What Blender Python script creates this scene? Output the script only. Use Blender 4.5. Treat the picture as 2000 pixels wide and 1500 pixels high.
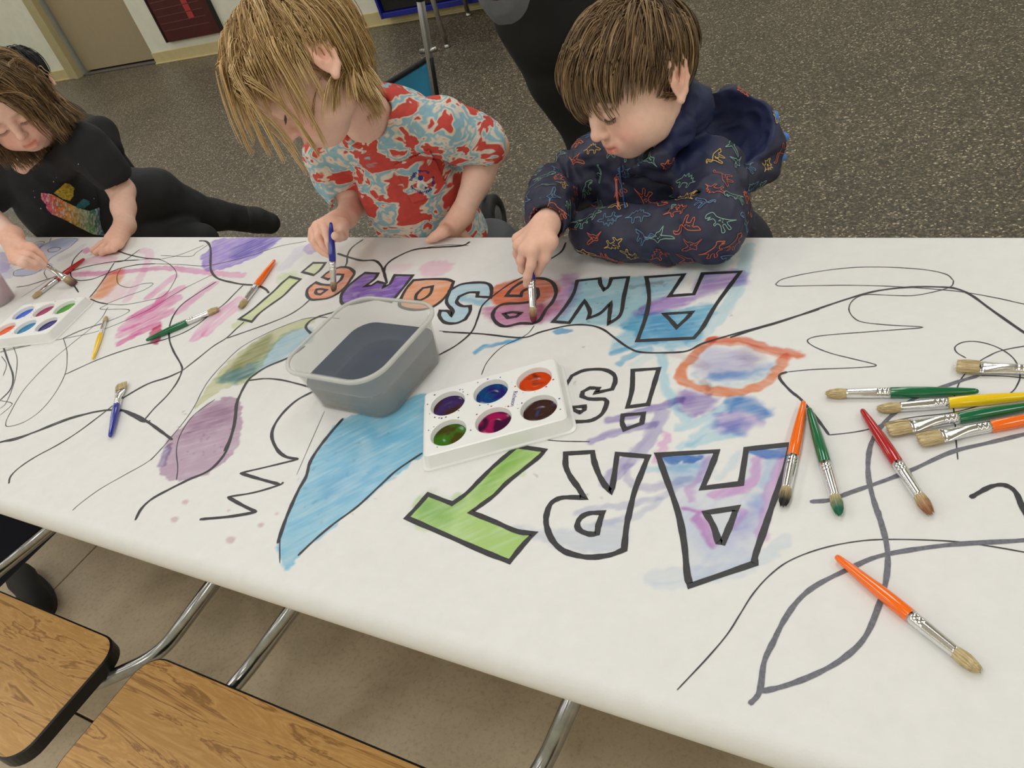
import bpy, bmesh, math, random
import numpy as np
from mathutils import Vector, Matrix
from mathutils.bvhtree import BVHTree

random.seed(7); RNG = np.random.default_rng(11)
for o in list(bpy.data.objects): bpy.data.objects.remove(o)
scene = bpy.context.scene
COL = scene.collection

# ------------------------------------------------------------------ camera
W, H, FPX = 2000.0, 1500.0, 1600.0
PITCH, ROLL, YAW = 0.637644, -0.352309, -0.694889
CAM = np.array([0.0, 0.0, 1.43])
_cy, _sy, _cp, _sp = math.cos(YAW), math.sin(YAW), math.cos(PITCH), math.sin(PITCH)
FW = np.array([_sy*_cp, _cy*_cp, -_sp]); _r0 = np.array([_cy, -_sy, 0.0]); _u0 = np.cross(_r0, FW)
RT = _r0*math.cos(ROLL) + _u0*math.sin(ROLL)
UP = -_r0*math.sin(ROLL) + _u0*math.cos(ROLL)
cd = bpy.data.cameras.new('camera'); cam = bpy.data.objects.new('camera', cd); COL.objects.link(cam)
cd.sensor_fit = 'HORIZONTAL'; cd.sensor_width = 36.0; cd.lens = FPX/W*36.0; cd.clip_start = 0.02
cam.matrix_world = Matrix(((RT[0], UP[0], -FW[0], CAM[0]), (RT[1], UP[1], -FW[1], CAM[1]), (RT[2], UP[2], -FW[2], CAM[2]), (0, 0, 0, 1)))
scene.camera = cam

# ------------------------------------------------------------------ light
world = bpy.data.worlds.new('world'); scene.world = world; world.use_nodes = True
world.node_tree.nodes['Background'].inputs[0].default_value = (1.0, 0.975, 0.93, 1)
world.node_tree.nodes['Background'].inputs[1].default_value = 0.0
# the hall's ceiling panels: one regular grid of equal lamps just under the ceiling, all above the picture
CEIL = 3.10
for _x in (-10.2, -7.8, -5.4, -3.0, -0.6, 1.8):
    for _y in (-2.8, -0.4, 2.0, 4.4):
        ld = bpy.data.lights.new('ceiling_panel_offscreen', 'AREA'); ld.shape = 'RECTANGLE'; ld.size = 0.6; ld.size_y = 1.2
        ld.energy = 20.0; ld.color = (0.98, 0.99, 1.0)
        lo = bpy.data.objects.new('ceiling_panel_offscreen', ld); COL.objects.link(lo); lo.location = (_x, _y, CEIL-0.03)
vs = scene.view_settings
vs.view_transform = 'Standard'; vs.look = 'None'; vs.gamma = 1.0; vs.use_curve_mapping = False; vs.exposure = -0.42

# ------------------------------------------------------------------ helpers
TZ = 0.742                      # surface of the paper on the table
def ray(px, py):
    return FW + (px-1000.0)/FPX*RT - (py-750.0)/FPX*UP
def atz(px, py, z):
    d = ray(px, py); return CAM + d*((z-CAM[2])/d[2])
def aty(px, py, y):
    d = ray(px, py); return CAM + d*(y/d[1])
def srgb(r, g, b):
    f = lambda c: (c/255.0)/12.92 if c/255.0 <= 0.04045 else ((c/255.0+0.055)/1.055)**2.4
    return (f(r), f(g), f(b))
def put(o, parent=None, label=None, cat=None, group=None, kind=None):
    if parent is not None: o.parent = parent
    if label: o['label'] = label
    if cat: o['category'] = cat
    if group: o['group'] = group
    if kind: o['kind'] = kind
    return o
def empty(name, loc=(0, 0, 0), label=None, cat=None, group=None, rz=0.0):
    o = bpy.data.objects.new(name, None); COL.objects.link(o); o.location = loc; o.rotation_euler = (0, 0, rz)
    o.empty_display_size = 0.05
    return put(o, None, label, cat, group)
def mesh_obj(name, verts, faces, material, parent=None, smooth=True, **k):
    me = bpy.data.meshes.new(name); me.from_pydata([tuple(map(float, v)) for v in verts], [], faces); me.update()
    if smooth: me.polygons.foreach_set('use_smooth', np.ones(len(me.polygons), bool))
    o = bpy.data.objects.new(name, me); COL.objects.link(o)
    if material: me.materials.append(material)
    return put(o, parent, **k)
def bm_obj(name, bm, material, parent=None, smooth=True, **k):
    me = bpy.data.meshes.new(name); bm.normal_update(); bm.to_mesh(me); bm.free()
    if smooth: me.polygons.foreach_set('use_smooth', np.ones(len(me.polygons), bool))
    o = bpy.data.objects.new(name, me); COL.objects.link(o)
    for m in (material if isinstance(material, (list, tuple)) else [material]): me.materials.append(m)
    return put(o, parent, **k)
def add_box(bm, c, s, bevel=0.0, mat=None):
    r = bmesh.ops.create_cube(bm, size=1.0)
    M = Matrix.Translation(c) @ Matrix.Diagonal((s[0], s[1], s[2], 1))
    if mat is not None: M = mat @ M
    bmesh.ops.transform(bm, matrix=M, verts=r['verts'])
    if bevel > 0:
        es = list({e for v in r['verts'] for e in v.link_edges})
        bmesh.ops.bevel(bm, geom=es, offset=bevel, segments=2, affect='EDGES', profile=0.5)
def box_obj(name, c, s, material, parent=None, bevel=0.004, **k):
    bm = bmesh.new(); add_box(bm, c, s, bevel); return bm_obj(name, bm, material, parent, smooth=False, **k)
def frames(pts):
    P = np.array(pts, float); n = len(P); T = np.zeros_like(P)
    T[1:-1] = P[2:]-P[:-2]; T[0] = P[1]-P[0]; T[-1] = P[-1]-P[-2]
    T /= np.linalg.norm(T, axis=1)[:, None]+1e-12
    a = np.array([0, 0, 1.0]) if abs(T[0][2]) < 0.9 else np.array([1.0, 0, 0])
    N = np.zeros_like(P); v = np.cross(np.cross(T[0], a), T[0]); N[0] = v/np.linalg.norm(v)
    for i in range(1, n):
        v = N[i-1]-T[i]*np.dot(N[i-1], T[i]); N[i] = v/np.linalg.norm(v)
    return P, T, N, np.cross(T, N)
def tube(pts, rad, seg=12, cap=True, flat=1.0):
    P, T, N, B = frames(pts); n = len(P); R = np.broadcast_to(np.array(rad, float), (n,))
    a = np.linspace(0, 2*np.pi, seg, endpoint=False); V = []; F = []
    for i in range(n):
        for t in a: V.append(P[i]+R[i]*(math.cos(t)*B[i]+math.sin(t)*N[i]*flat))
    for i in range(n-1):
        for j in range(seg):
            k = (j+1) % seg; F.append((i*seg+j, i*seg+k, (i+1)*seg+k, (i+1)*seg+j))
    if cap: F.append(tuple(range(seg))[::-1]); F.append(tuple((n-1)*seg+j for j in range(seg)))
    return V, F
def smooth_path(pts, n=8, closed=False):
    P = [np.array(p, float) for p in pts]
    if len(P) < 3: return [P[0]+(P[-1]-P[0])*t for t in np.linspace(0, 1, n+1)]
    out = []; m = len(P); rng = range(m if closed else m-1)
    for i in rng:
        p1, p2 = P[i], P[(i+1) % m]
        p0 = P[(i-1) % m] if (closed or i > 0) else 2*p1-p2
        p3 = P[(i+2) % m] if (closed or i+2 < m) else 2*p2-p1
        for t in np.linspace(0, 1, n, endpoint=False):
            out.append(0.5*((2*p1)+(-p0+p2)*t+(2*p0-5*p1+4*p2-p3)*t*t+(-p0+3*p1-3*p2+p3)*t**3))
    if not closed: out.append(P[-1])
    return out
def lathe(prof, seg=24):
    V = []; F = []
    for (r, z) in prof:
        for j in range(seg):
            a = 2*math.pi*j/seg; V.append((r*math.cos(a), r*math.sin(a), z))
    for i in range(len(prof)-1):
        for j in range(seg):
            k = (j+1) % seg; F.append((i*seg+j, i*seg+k, (i+1)*seg+k, (i+1)*seg+j))
    return V, F
def merge(*vfs):
    V = []; F = []
    for v, f in vfs:
        o = len(V); V.extend(v); F.extend(tuple(i+o for i in q) for q in f)
    return V, F

# ------------------------------------------------------------------ materials
def node_mat(name):
    m = bpy.data.materials.new(name); m.use_nodes = True
    nt = m.node_tree; return m, nt, nt.nodes['Principled BSDF']
def N(nt, t, **k):
    n = nt.nodes.new(t)
    for a, b in k.items(): setattr(n, a, b)
    return n
def ramp(nt, stops, interp='LINEAR'):
    n = nt.nodes.new('ShaderNodeValToRGB'); cr = n.color_ramp; cr.interpolation = interp
    while len(cr.elements) < len(stops): cr.elements.new(0.5)
    for e, (p, c) in zip(cr.elements, stops): e.position = p; e.color = (c[0], c[1], c[2], 1)
    return n
def coords(nt, scale=(1, 1, 1), kind='Object', rot=(0, 0, 0)):
    tc = N(nt, 'ShaderNodeTexCoord'); mp = N(nt, 'ShaderNodeMapping')
    mp.inputs['Scale'].default_value = scale; mp.inputs['Rotation'].default_value = rot
    nt.links.new(tc.outputs[kind], mp.inputs[0]); return mp.outputs[0]
def noise(nt, vec, scale, detail=4, rough=0.55, dist=0.0):
    n = N(nt, 'ShaderNodeTexNoise'); n.inputs['Scale'].default_value = scale; n.inputs['Detail'].default_value = detail
    n.inputs['Roughness'].default_value = rough; n.inputs['Distortion'].default_value = dist
    nt.links.new(vec, n.inputs['Vector']); return n
def bump(nt, bsdf, height, strength=0.2, dist=0.002):
    b = N(nt, 'ShaderNodeBump'); b.inputs['Strength'].default_value = strength; b.inputs['Distance'].default_value = dist
    nt.links.new(height, b.inputs['Height']); nt.links.new(b.outputs[0], bsdf.inputs['Normal'])
def simple(name, col, rough=0.5, metal=0.0, var=0.0, vscale=20.0, bstr=0.0, spec=0.5, coat=0.0):
    m, nt, b = node_mat(name)
    b.inputs['Roughness'].default_value = rough; b.inputs['Metallic'].default_value = metal
    b.inputs['Specular IOR Level'].default_value = spec; b.inputs['Coat Weight'].default_value = coat
    v = coords(nt); n = noise(nt, v, vscale)
    lo = tuple(c*(1-var) for c in col); hi = tuple(min(1, c*(1+var)) for c in col)
    r = ramp(nt, [(0.3, lo), (0.7, hi)]); nt.links.new(n.outputs[0], r.inputs[0]); nt.links.new(r.outputs[0], b.inputs['Base Color'])
    if bstr > 0: bump(nt, b, n.outputs[0], bstr)
    return m
def attr_mat(name, rough=0.5, spec=0.5, vscale=60, var=0.12, bstr=0.0, sss=0.0, attr='Col'):
    m, nt, b = node_mat(name); a = N(nt, 'ShaderNodeAttribute', attribute_name=attr)
    n = noise(nt, coords(nt), vscale); r = ramp(nt, [(0.3, (1-var,)*3), (0.7, (1+var,)*3)])
    mx = N(nt, 'ShaderNodeMix', data_type='RGBA', blend_type='MULTIPLY'); mx.inputs[0].default_value = 1.0
    nt.links.new(n.outputs[0], r.inputs[0]); nt.links.new(a.outputs['Color'], mx.inputs[6]); nt.links.new(r.outputs[0], mx.inputs[7])
    nt.links.new(mx.outputs[2], b.inputs['Base Color']); b.inputs['Roughness'].default_value = rough
    b.inputs['Specular IOR Level'].default_value = spec
    if sss > 0:
        b.inputs['Subsurface Weight'].default_value = sss; b.inputs['Subsurface Radius'].default_value = (1.0, 0.35, 0.2)
        b.inputs['Subsurface Scale'].default_value = 0.006
    if bstr > 0: bump(nt, b, n.outputs[0], bstr)
    return m
def set_color(me, cols, name='Col'):
    at = me.color_attributes.new(name, 'FLOAT_COLOR', 'POINT')
    c = np.ones((len(me.vertices), 4), np.float32); c[:, :3] = cols; at.data.foreach_set('color', c.ravel())
# ================================================================== THE ROOM
def m_aggregate():
    m, nt, b = node_mat('dark_aggregate_floor'); v = coords(nt)
    vo = N(nt, 'ShaderNodeTexVoronoi'); vo.inputs['Scale'].default_value = 170; nt.links.new(v, vo.inputs['Vector'])
    sp = N(nt, 'ShaderNodeSeparateColor'); nt.links.new(vo.outputs['Color'], sp.inputs[0])
    r = ramp(nt, [(0.0, srgb(56, 50, 41)), (0.45, srgb(80, 73, 60)), (0.75, srgb(104, 95, 78)), (0.93, srgb(136, 124, 104)), (0.985, srgb(204, 190, 162))])
    nt.links.new(sp.outputs[0], r.inputs[0])
    big = noise(nt, v, 1.3, 5); rb = ramp(nt, [(0.3, (0.8, 0.8, 0.8)), (0.7, (1.12, 1.1, 1.08))]); nt.links.new(big.outputs[0], rb.inputs[0])
    fine = noise(nt, v, 260, 3); rf = ramp(nt, [(0.3, (0.6,)*3), (0.65, (1.15,)*3)]); nt.links.new(fine.outputs[0], rf.inputs[0])
    mx = N(nt, 'ShaderNodeMix', data_type='RGBA', blend_type='MULTIPLY'); mx.inputs[0].default_value = 1
    nt.links.new(r.outputs[0], mx.inputs[6]); nt.links.new(rb.outputs[0], mx.inputs[7])
    m2 = N(nt, 'ShaderNodeMix', data_type='RGBA', blend_type='MULTIPLY'); m2.inputs[0].default_value = 1
    nt.links.new(mx.outputs[2], m2.inputs[6]); nt.links.new(rf.outputs[0], m2.inputs[7])
    nt.links.new(m2.outputs[2], b.inputs['Base Color'])
    b.inputs['Roughness'].default_value = 0.42; bump(nt, b, vo.outputs['Distance'], 0.25, 0.002)
    return m
def m_slab():
    m, nt, b = node_mat('beige_concrete_floor'); v = coords(nt)
    n1 = noise(nt, v, 3.5, 8, 0.6, 0.6); r1 = ramp(nt, [(0.3, srgb(172, 157, 129)), (0.5, srgb(198, 183, 155)), (0.7, srgb(214, 199, 171))]); nt.links.new(n1.outputs[0], r1.inputs[0])
    n2 = noise(nt, v, 90, 4, 0.7); r2 = ramp(nt, [(0.33, (0.72, 0.70, 0.66)), (0.5, (1, 1, 1))]); nt.links.new(n2.outputs[0], r2.inputs[0])
    mx = N(nt, 'ShaderNodeMix', data_type='RGBA', blend_type='MULTIPLY'); mx.inputs[0].default_value = 0.7
    nt.links.new(r1.outputs[0], mx.inputs[6]); nt.links.new(r2.outputs[0], mx.inputs[7]); nt.links.new(mx.outputs[2], b.inputs['Base Color'])
    b.inputs['Roughness'].default_value = 0.5; bump(nt, b, n2.outputs[0], 0.15, 0.002)
    return m
M_AGG = m_aggregate(); M_SLAB = m_slab()
M_WALL = simple('pale_wall_paint', srgb(222, 221, 202), 0.75, var=0.05, vscale=9, bstr=0.15)
M_BASE = simple('tan_vinyl_base', srgb(196, 180, 132), 0.45, var=0.06, vscale=14)
M_FRAME = simple('tan_door_frame', srgb(176, 163, 120), 0.45, var=0.05)
M_DOOR = simple('taupe_door', srgb(160, 144, 115), 0.5, var=0.03)
M_DARKGAP = simple('brown_grout', srgb(74, 64, 50), 0.9)
WY = 5.38
floor = box_obj('floor', (-4.5, 4.2, -0.05), (15, 5.4, 0.1), M_AGG, bevel=0, kind='structure')
fl2 = box_obj('floor_under_table', (-4.5, -1.25, -0.06), (15, 5.5, 0.1), M_DARKGAP, bevel=0, kind='structure')
for x0, x1 in ((-12, -9.4), (-9.4, -7.0), (-7.0, -4.6), (-4.6, -2.2), (-2.2, 0.2), (0.2, 3.0)):
    for y0, y1 in ((-4.0, -2.35), (-2.344, -1.06), (-1.054, 0.226), (0.232, 1.496)):
        box_obj('floor_slab', ((x0+x1)/2, (y0+y1)/2, -0.02), (x1-x0-0.005, y1-y0, 0.04), M_SLAB, fl2, bevel=0.002)
# the rest of the shell: ceiling and the three walls out of the picture, so the light bounces as in a closed hall
M_CEIL = simple('white_ceiling_tile', srgb(226, 224, 214), 0.9, var=0.03, vscale=3)
box_obj('ceiling', (-4.5, 0.7, CEIL+0.05), (15, 9.4, 0.1), M_CEIL, bevel=0, kind='structure')
box_obj('wall_left', (-12.05, 0.7, CEIL/2), (0.1, 9.4, CEIL), M_WALL, bevel=0, kind='structure')
box_obj('wall_right', (3.05, 0.7, CEIL/2), (0.1, 9.4, CEIL), M_WALL, bevel=0, kind='structure')
box_obj('wall_front', (-4.5, -4.05, CEIL/2), (15.2, 0.1, CEIL), M_WALL, bevel=0, kind='structure')
# back wall with a doorway opening
DX0, DX1 = -8.52, -7.28          # clear opening of the door
bm = bmesh.new()
add_box(bm, ((-14+DX0-0.08)/2, WY+0.1, 1.6), (DX0-0.08+14, 0.2, 3.2)); add_box(bm, ((DX1+3)/2, WY+0.1, 1.6), (3-DX1, 0.2, 3.2))
add_box(bm, ((DX0-.08+DX1)/2, WY+0.1, 2.7), (DX1-DX0+.08, 0.2, 1.0))
bm_obj('wall_back', bm, M_WALL, smooth=False, kind='structure')
def baseboard(name, x0, x1):
    bm = bmesh.new(); add_box(bm, ((x0+x1)/2, WY-0.006, 0.052), (x1-x0, 0.012, 0.104), 0.003)
    add_box(bm, ((x0+x1)/2, WY-0.012, 0.006), (x1-x0, 0.024, 0.012), 0.003)
    bm_obj(name, bm, M_BASE, smooth=False, kind='structure')
baseboard('baseboard_back', DX1, 3); baseboard('baseboard_left', -14, DX0-0.2)
bm = bmesh.new(); add_box(bm, (DX0-0.09, WY-0.01, 1.1), (0.18, 0.05, 2.2), 0.004); add_box(bm, (DX0-0.03, WY-0.04, 1.1), (0.06, 0.03, 2.2), 0.004)
bm_obj('trim_1', bm, M_FRAME, smooth=False, kind='structure')
dr = box_obj('door_1', ((DX0+DX1)/2, WY+0.10, 1.115), (DX1-DX0, 0.05, 2.17), M_DOOR, bevel=0.003, kind='structure')
box_obj('threshold', ((DX0+DX1)/2, WY+0.10, 0.008), (DX1-DX0, 0.16, 0.014), simple('grey_threshold', srgb(96, 92, 84), 0.5, var=.1), dr, bevel=0.003)
# ================================================================== CAFETERIA TABLE
def m_oak():
    m, nt, b = node_mat('oak_laminate'); v = coords(nt, (1.0, 9.0, 1.0))
    n0 = noise(nt, v, 2.2, 6, 0.6, 0.9)
    wv = N(nt, 'ShaderNodeMath', operation='MULTIPLY'); wv.inputs[1].default_value = 42; nt.links.new(n0.outputs[0], wv.inputs[0])
    sn = N(nt, 'ShaderNodeMath', operation='SINE'); nt.links.new(wv.outputs[0], sn.inputs[0])
    r = ramp(nt, [(0.0, srgb(190, 143, 80)), (0.6, srgb(204, 160, 96)), (0.9, srgb(186, 138, 76)), (1.0, srgb(150, 108, 58))])
    ma = N(nt, 'ShaderNodeMapRange'); ma.inputs[1].default_value = -1; ma.inputs[2].default_value = 1; nt.links.new(sn.outputs[0], ma.inputs[0]); nt.links.new(ma.outputs[0], r.inputs[0])
    v2 = coords(nt, (14, 260, 14)); f = noise(nt, v2, 1.0, 4, 0.7); rf = ramp(nt, [(0.33, (0.62, 0.55, 0.45)), (0.5, (1, 1, 1))]); nt.links.new(f.outputs[0], rf.inputs[0])
    mx = N(nt, 'ShaderNodeMix', data_type='RGBA', blend_type='MULTIPLY'); mx.inputs[0].default_value = 0.32
    nt.links.new(r.outputs[0], mx.inputs[6]); nt.links.new(rf.outputs[0], mx.inputs[7]); nt.links.new(mx.outputs[2], b.inputs['Base Color'])
    b.inputs['Roughness'].default_value = 0.38
    return m
M_OAK = m_oak()
M_BLACKEDGE = simple('black_edge', (0.008, 0.008, 0.009), 0.35)
M_CHROME = simple('worn_chrome', (0.36, 0.36, 0.36), 0.22, 1.0, var=0.15, vscale=60)
M_NAVY = simple('navy_steel', srgb(14, 26, 52), 0.4, var=0.1)
table = empty('cafeteria_table', (-1.2, 0.7, 0), 'long cafeteria table with attached oak bench seats on bent steel tubes', 'table')
bpy.context.view_layer.update()
def tchild(o): o.parent = table; o.matrix_parent_inverse = table.matrix_world.inverted(); return o
TY0, TY1 = 0.335, 1.088
tchild(box_obj('tabletop', (-1.1, (TY0+TY1)/2, 0.724), (3.9, TY1-TY0, 0.03), M_OAK, bevel=0.004))
def rrect(x0, x1, y0, y1, r, n=8):
    out = []
    for cx, cy, a0 in ((x1-r, y1-r, 0), (x0+r, y1-r, 90), (x0+r, y0+r, 180), (x1-r, y0+r, 270)):
        for i in range(n+1):
            a = math.radians(a0+90*i/n); out.append((cx+r*math.cos(a), cy+r*math.sin(a)))
    return out
def prism(poly, z0, z1, cap=True):
    n = len(poly); V = [(x, y, z0) for x, y in poly]+[(x, y, z1) for x, y in poly]
    F = [(i, (i+1) % n, n+(i+1) % n, n+i) for i in range(n)]
    if cap: F += [tuple(range(n))[::-1], tuple(range(n, 2*n))]
    return V, F
def seat(x0, x1, y0, y1):
    p = rrect(x0, x1, y0, y1, 0.045); q = rrect(x0+.0035, x1-.0035, y0+.0035, y1-.0035, 0.042)
    V, F = prism(q, 0.404, 0.4306); s = tchild(mesh_obj('seat', V, F, M_OAK, smooth=False))
    n = len(p); a = rrect(x0+.003, x1-.003, y0+.003, y1-.003, 0.043)
    V = []; F = []
    rings = [(q, 0.4302), (p, 0.4285), (p, 0.405), (q, 0.4025)]
    for rg, z in rings: V += [(x, y, z) for x, y in rg]
    for k in range(3):
        for i in range(n): F.append((k*n+i, k*n+(i+1) % n, (k+1)*n+(i+1) % n, (k+1)*n+i))
    e = mesh_obj('edge_band', V, F, M_BLACKEDGE, smooth=False); e.parent = s; return s
seat(-2.35, -1.272, 0.055, 0.288); seat(-1.195, -0.36, 0.055, 0.290)
def fillet(pts, r=0.05, n=9):
    P = [np.array(p, float) for p in pts]; out = [P[0]]
    for i in range(1, len(P)-1):
        a, b = P[i-1]-P[i], P[i+1]-P[i]; la, lb = np.linalg.norm(a), np.linalg.norm(b); k = min(r, la*.45, lb*.45); p0, p2 = P[i]+a/la*k, P[i]+b/lb*k
        out += [p0*(1-t)**2+2*P[i]*t*(1-t)+p2*t*t for t in np.linspace(0, 1, n)]
    return out+[P[-1]]
def arm(pts):
    V, F = tube(fillet(pts), 0.0125, 16); return tchild(mesh_obj('seat_arm', V, F, M_CHROME))
a_, b_ = atz(420, 1135, 0.50), atz(312, 1280, 0.405); arm([a_+(a_-b_)*1.1, b_, atz(165, 1345, 0.388), (-1.45, 0.15, 0.388)])
a_, b_ = atz(575, 1185, 0.50), atz(482, 1312, 0.400); arm([a_+(a_-b_)*1.1, b_, (-1.04, 0.22, 0.388), (-1.05, 0.12, 0.388)])
a_, b_ = atz(1130, 1340, 0.50), atz(1056, 1510, 0.40); arm([a_+(a_-b_)*1.3, b_, (-0.52, 0.2, 0.388), (-0.54, 0.10, 0.388)])
a_, b_ = atz(100, 1030, 0.50), atz(-30, 1138, 0.400); arm([a_+(a_-b_)*1.0, b_, (-1.80, 0.2, 0.388), (-1.82, 0.1, 0.388)])
tchild(box_obj('frame_panel', (-1.86, 0.575, 0.515), (0.03, 0.54, 0.37), M_NAVY, bevel=0.006))
bm = bmesh.new(); add_box(bm, (-0.9, 0.72, 0.68), (3.0, 0.05, 0.05), 0.005); add_box(bm, (-0.9, 0.62, 0.672), (3.0, 0.035, 0.035), 0.005)
tchild(bm_obj('frame_rail', bm, M_NAVY, smooth=False))
for x in (-2.6, 0.35):
    V, F = tube([(x, 0.71, 0.66), (x, 0.71, 0.03)], 0.022, 14); tchild(mesh_obj('leg', V, F, M_NAVY))
    V, F = tube([(x, 0.40, 0.0225), (x, 1.02, 0.0225)], 0.022, 14); tchild(mesh_obj('foot_bar', V, F, M_NAVY))

# ================================================================== PAPER WITH THE PAINTING
ZOOM = {'A': (0, 440, 3.125), 'B': (400, 440, 3.262), 'C': (900, 440, 2.857), 'D': (1480, 480, 2.777), 'E': (0, 780, 2.857),
        'F': (500, 780, 3.262), 'G': (1000, 820, 3.333), 'H': (1280, 980, 2.777), 'K': (0, 440, 5.77), 'L': (560, 400, 7.5), 'P': (0, 0, 1.0)}
def art(z, pts):
    ox, oy, s = ZOOM[z]; return [atz(ox+x/s, oy+y/s, TZ)[:2] for x, y in pts]
xs = []; x = -3.3
while x < 0.75:
    xs.append(x); x += min(0.004, max(0.0015, 0.0010*math.hypot(x, 0.75)*1.55)) if x < 0.12 else 0.03
xs = np.array(xs)
YN, YF, RN = 0.335, 1.094, 0.022
ys_flat = np.arange(YN, YF, 0.00165)
prof = [(YN-RN*math.sin(a), TZ-RN+RN*math.cos(a), 0) for a in np.linspace(2.9, 0.06, 17)]
prof += [(y, TZ, 1) for y in ys_flat]
prof += [(YF+0.007*math.sin(a), TZ-0.007+0.007*math.cos(a), 0) for a in np.linspace(0.2, math.pi/2, 5)]+[(YF+0.007, TZ-0.06, 0)]
py_ = np.array([p[0] for p in prof]); pz_ = np.array([p[1] for p in prof]); nx, ny = len(xs), len(prof)
GX, GY = np.meshgrid(xs, py_, indexing='ij')
PAINT = np.ones((nx, ny, 3), np.float32)
_lat = RNG.random((256, 256)).astype(np.float32)
def vnoise(x, y):
    xi = np.floor(x).astype(int); yi = np.floor(y).astype(int); fx = x-xi; fy = y-yi
    fx = fx*fx*(3-2*fx); fy = fy*fy*(3-2*fy)
    g = lambda a, b: _lat[a % 256, b % 256]
    return (g(xi, yi)*(1-fx)+g(xi+1, yi)*fx)*(1-fy)+(g(xi, yi+1)*(1-fx)+g(xi+1, yi+1)*fx)*fy
def streak(X, Y, ang, s1=28, s2=210):
    c, s = math.cos(ang), math.sin(ang); u = X*c+Y*s; v = -X*s+Y*c
    return (0.55*vnoise(u*s1, v*s2)+0.3*vnoise(u*s1*2.3+7, v*s2*1.9+3)+0.35*vnoise(u*60+11, v*60+5))/1.2
def window(pts, pad):
    p = np.array(pts); i0, i1 = np.searchsorted(xs, [p[:, 0].min()-pad, p[:, 0].max()+pad])
    j = np.where((py_ >= p[:, 1].min()-pad) & (py_ <= p[:, 1].max()+pad))[0]
    if len(j) == 0 or i1-i0 < 1: return None
    return slice(i0, i1), slice(j[0], j[-1]+1)
def seg_dist(X, Y, pts, closed):
    d = np.full(X.shape, 9.0); n = len(pts)
    for k in range(n if closed else n-1):
        a = pts[k]; b = pts[(k+1) % n]; ab = (b[0]-a[0], b[1]-a[1]); L = ab[0]**2+ab[1]**2+1e-12
        t = np.clip(((X-a[0])*ab[0]+(Y-a[1])*ab[1])/L, 0, 1)
        d = np.minimum(d, np.hypot(X-a[0]-t*ab[0], Y-a[1]-t*ab[1]))
    return d
def stain(sl, a, rgb, ang, contrast):
    X, Y = GX[sl], GY[sl]; st = streak(X, Y, ang)
    a = np.clip(a*(1+contrast*(st-0.5)*2), 0, 1)[..., None]
    PAINT[sl] *= (1-a)+a*np.minimum(1, np.array(srgb(*rgb), np.float32)*1.12)**0.80
def wash(z, pts, rgb, alpha=0.85, ang=0.5, soft=0.003, contrast=0.35, smooth=True, rough=0.004):
    q = art(z, pts); q = smooth_path(q, 4, True) if smooth else q
    sl = window(q, 0.012)
    if sl is None: return
    X, Y = GX[sl], GY[sl]; X = X+rough*(vnoise(X*130, Y*130)-.5)*2; Y = Y+rough*(vnoise(X*130+50, Y*130+20)-.5)*2
    ins = np.zeros(X.shape, bool); n = len(q)
    for k in range(n):
        a, b = q[k], q[(k+1) % n]
        if a[1] == b[1]: continue
        c = ((a[1] > Y) != (b[1] > Y)) & (X < (b[0]-a[0])*(Y-a[1])/(b[1]-a[1])+a[0]); ins ^= c
    d = seg_dist(X, Y, q, True)*np.where(ins, 1, -1)
    soft = max(.0025, soft*.6); a = np.clip(d/soft*0.5+0.5, 0, 1); a = a*a*(3-2*a)
    edge = np.exp(-(np.clip(d, 0, 1)/0.003)**2)*0.12
    stain(sl, np.clip(alpha*a*(1+edge), 0, 1), rgb, ang, contrast)
def stroke(z, pts, width_px, rgb, alpha=0.6, soft=0.002, contrast=0.3):
    ox, oy, s = ZOOM[z]; q = smooth_path(art(z, pts), 5)
    (x0, y0), (x1, y1) = pts[0], pts[-1]; c = pts[len(pts)//2]
    a = art(z, [(c[0], c[1]), (c[0]+width_px, c[1]), (c[0], c[1]+width_px)])
    w = 0.5*(np.linalg.norm(a[1]-a[0])+np.linalg.norm(a[2]-a[0]))/2
    sl = window(q, w+0.01)
    if sl is None: return
    X, Y = GX[sl], GY[sl]; X = X+0.003*(vnoise(X*120, Y*120)-.5)*2; Y = Y+0.003*(vnoise(X*120+9, Y*120+4)-.5)*2
    d = w-seg_dist(X, Y, q, False); k = np.clip(d/soft*0.5+0.5, 0, 1)
    v = q[-1]-q[0]; stain(sl, alpha*k, rgb, math.atan2(v[1], v[0]), contrast)
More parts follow.
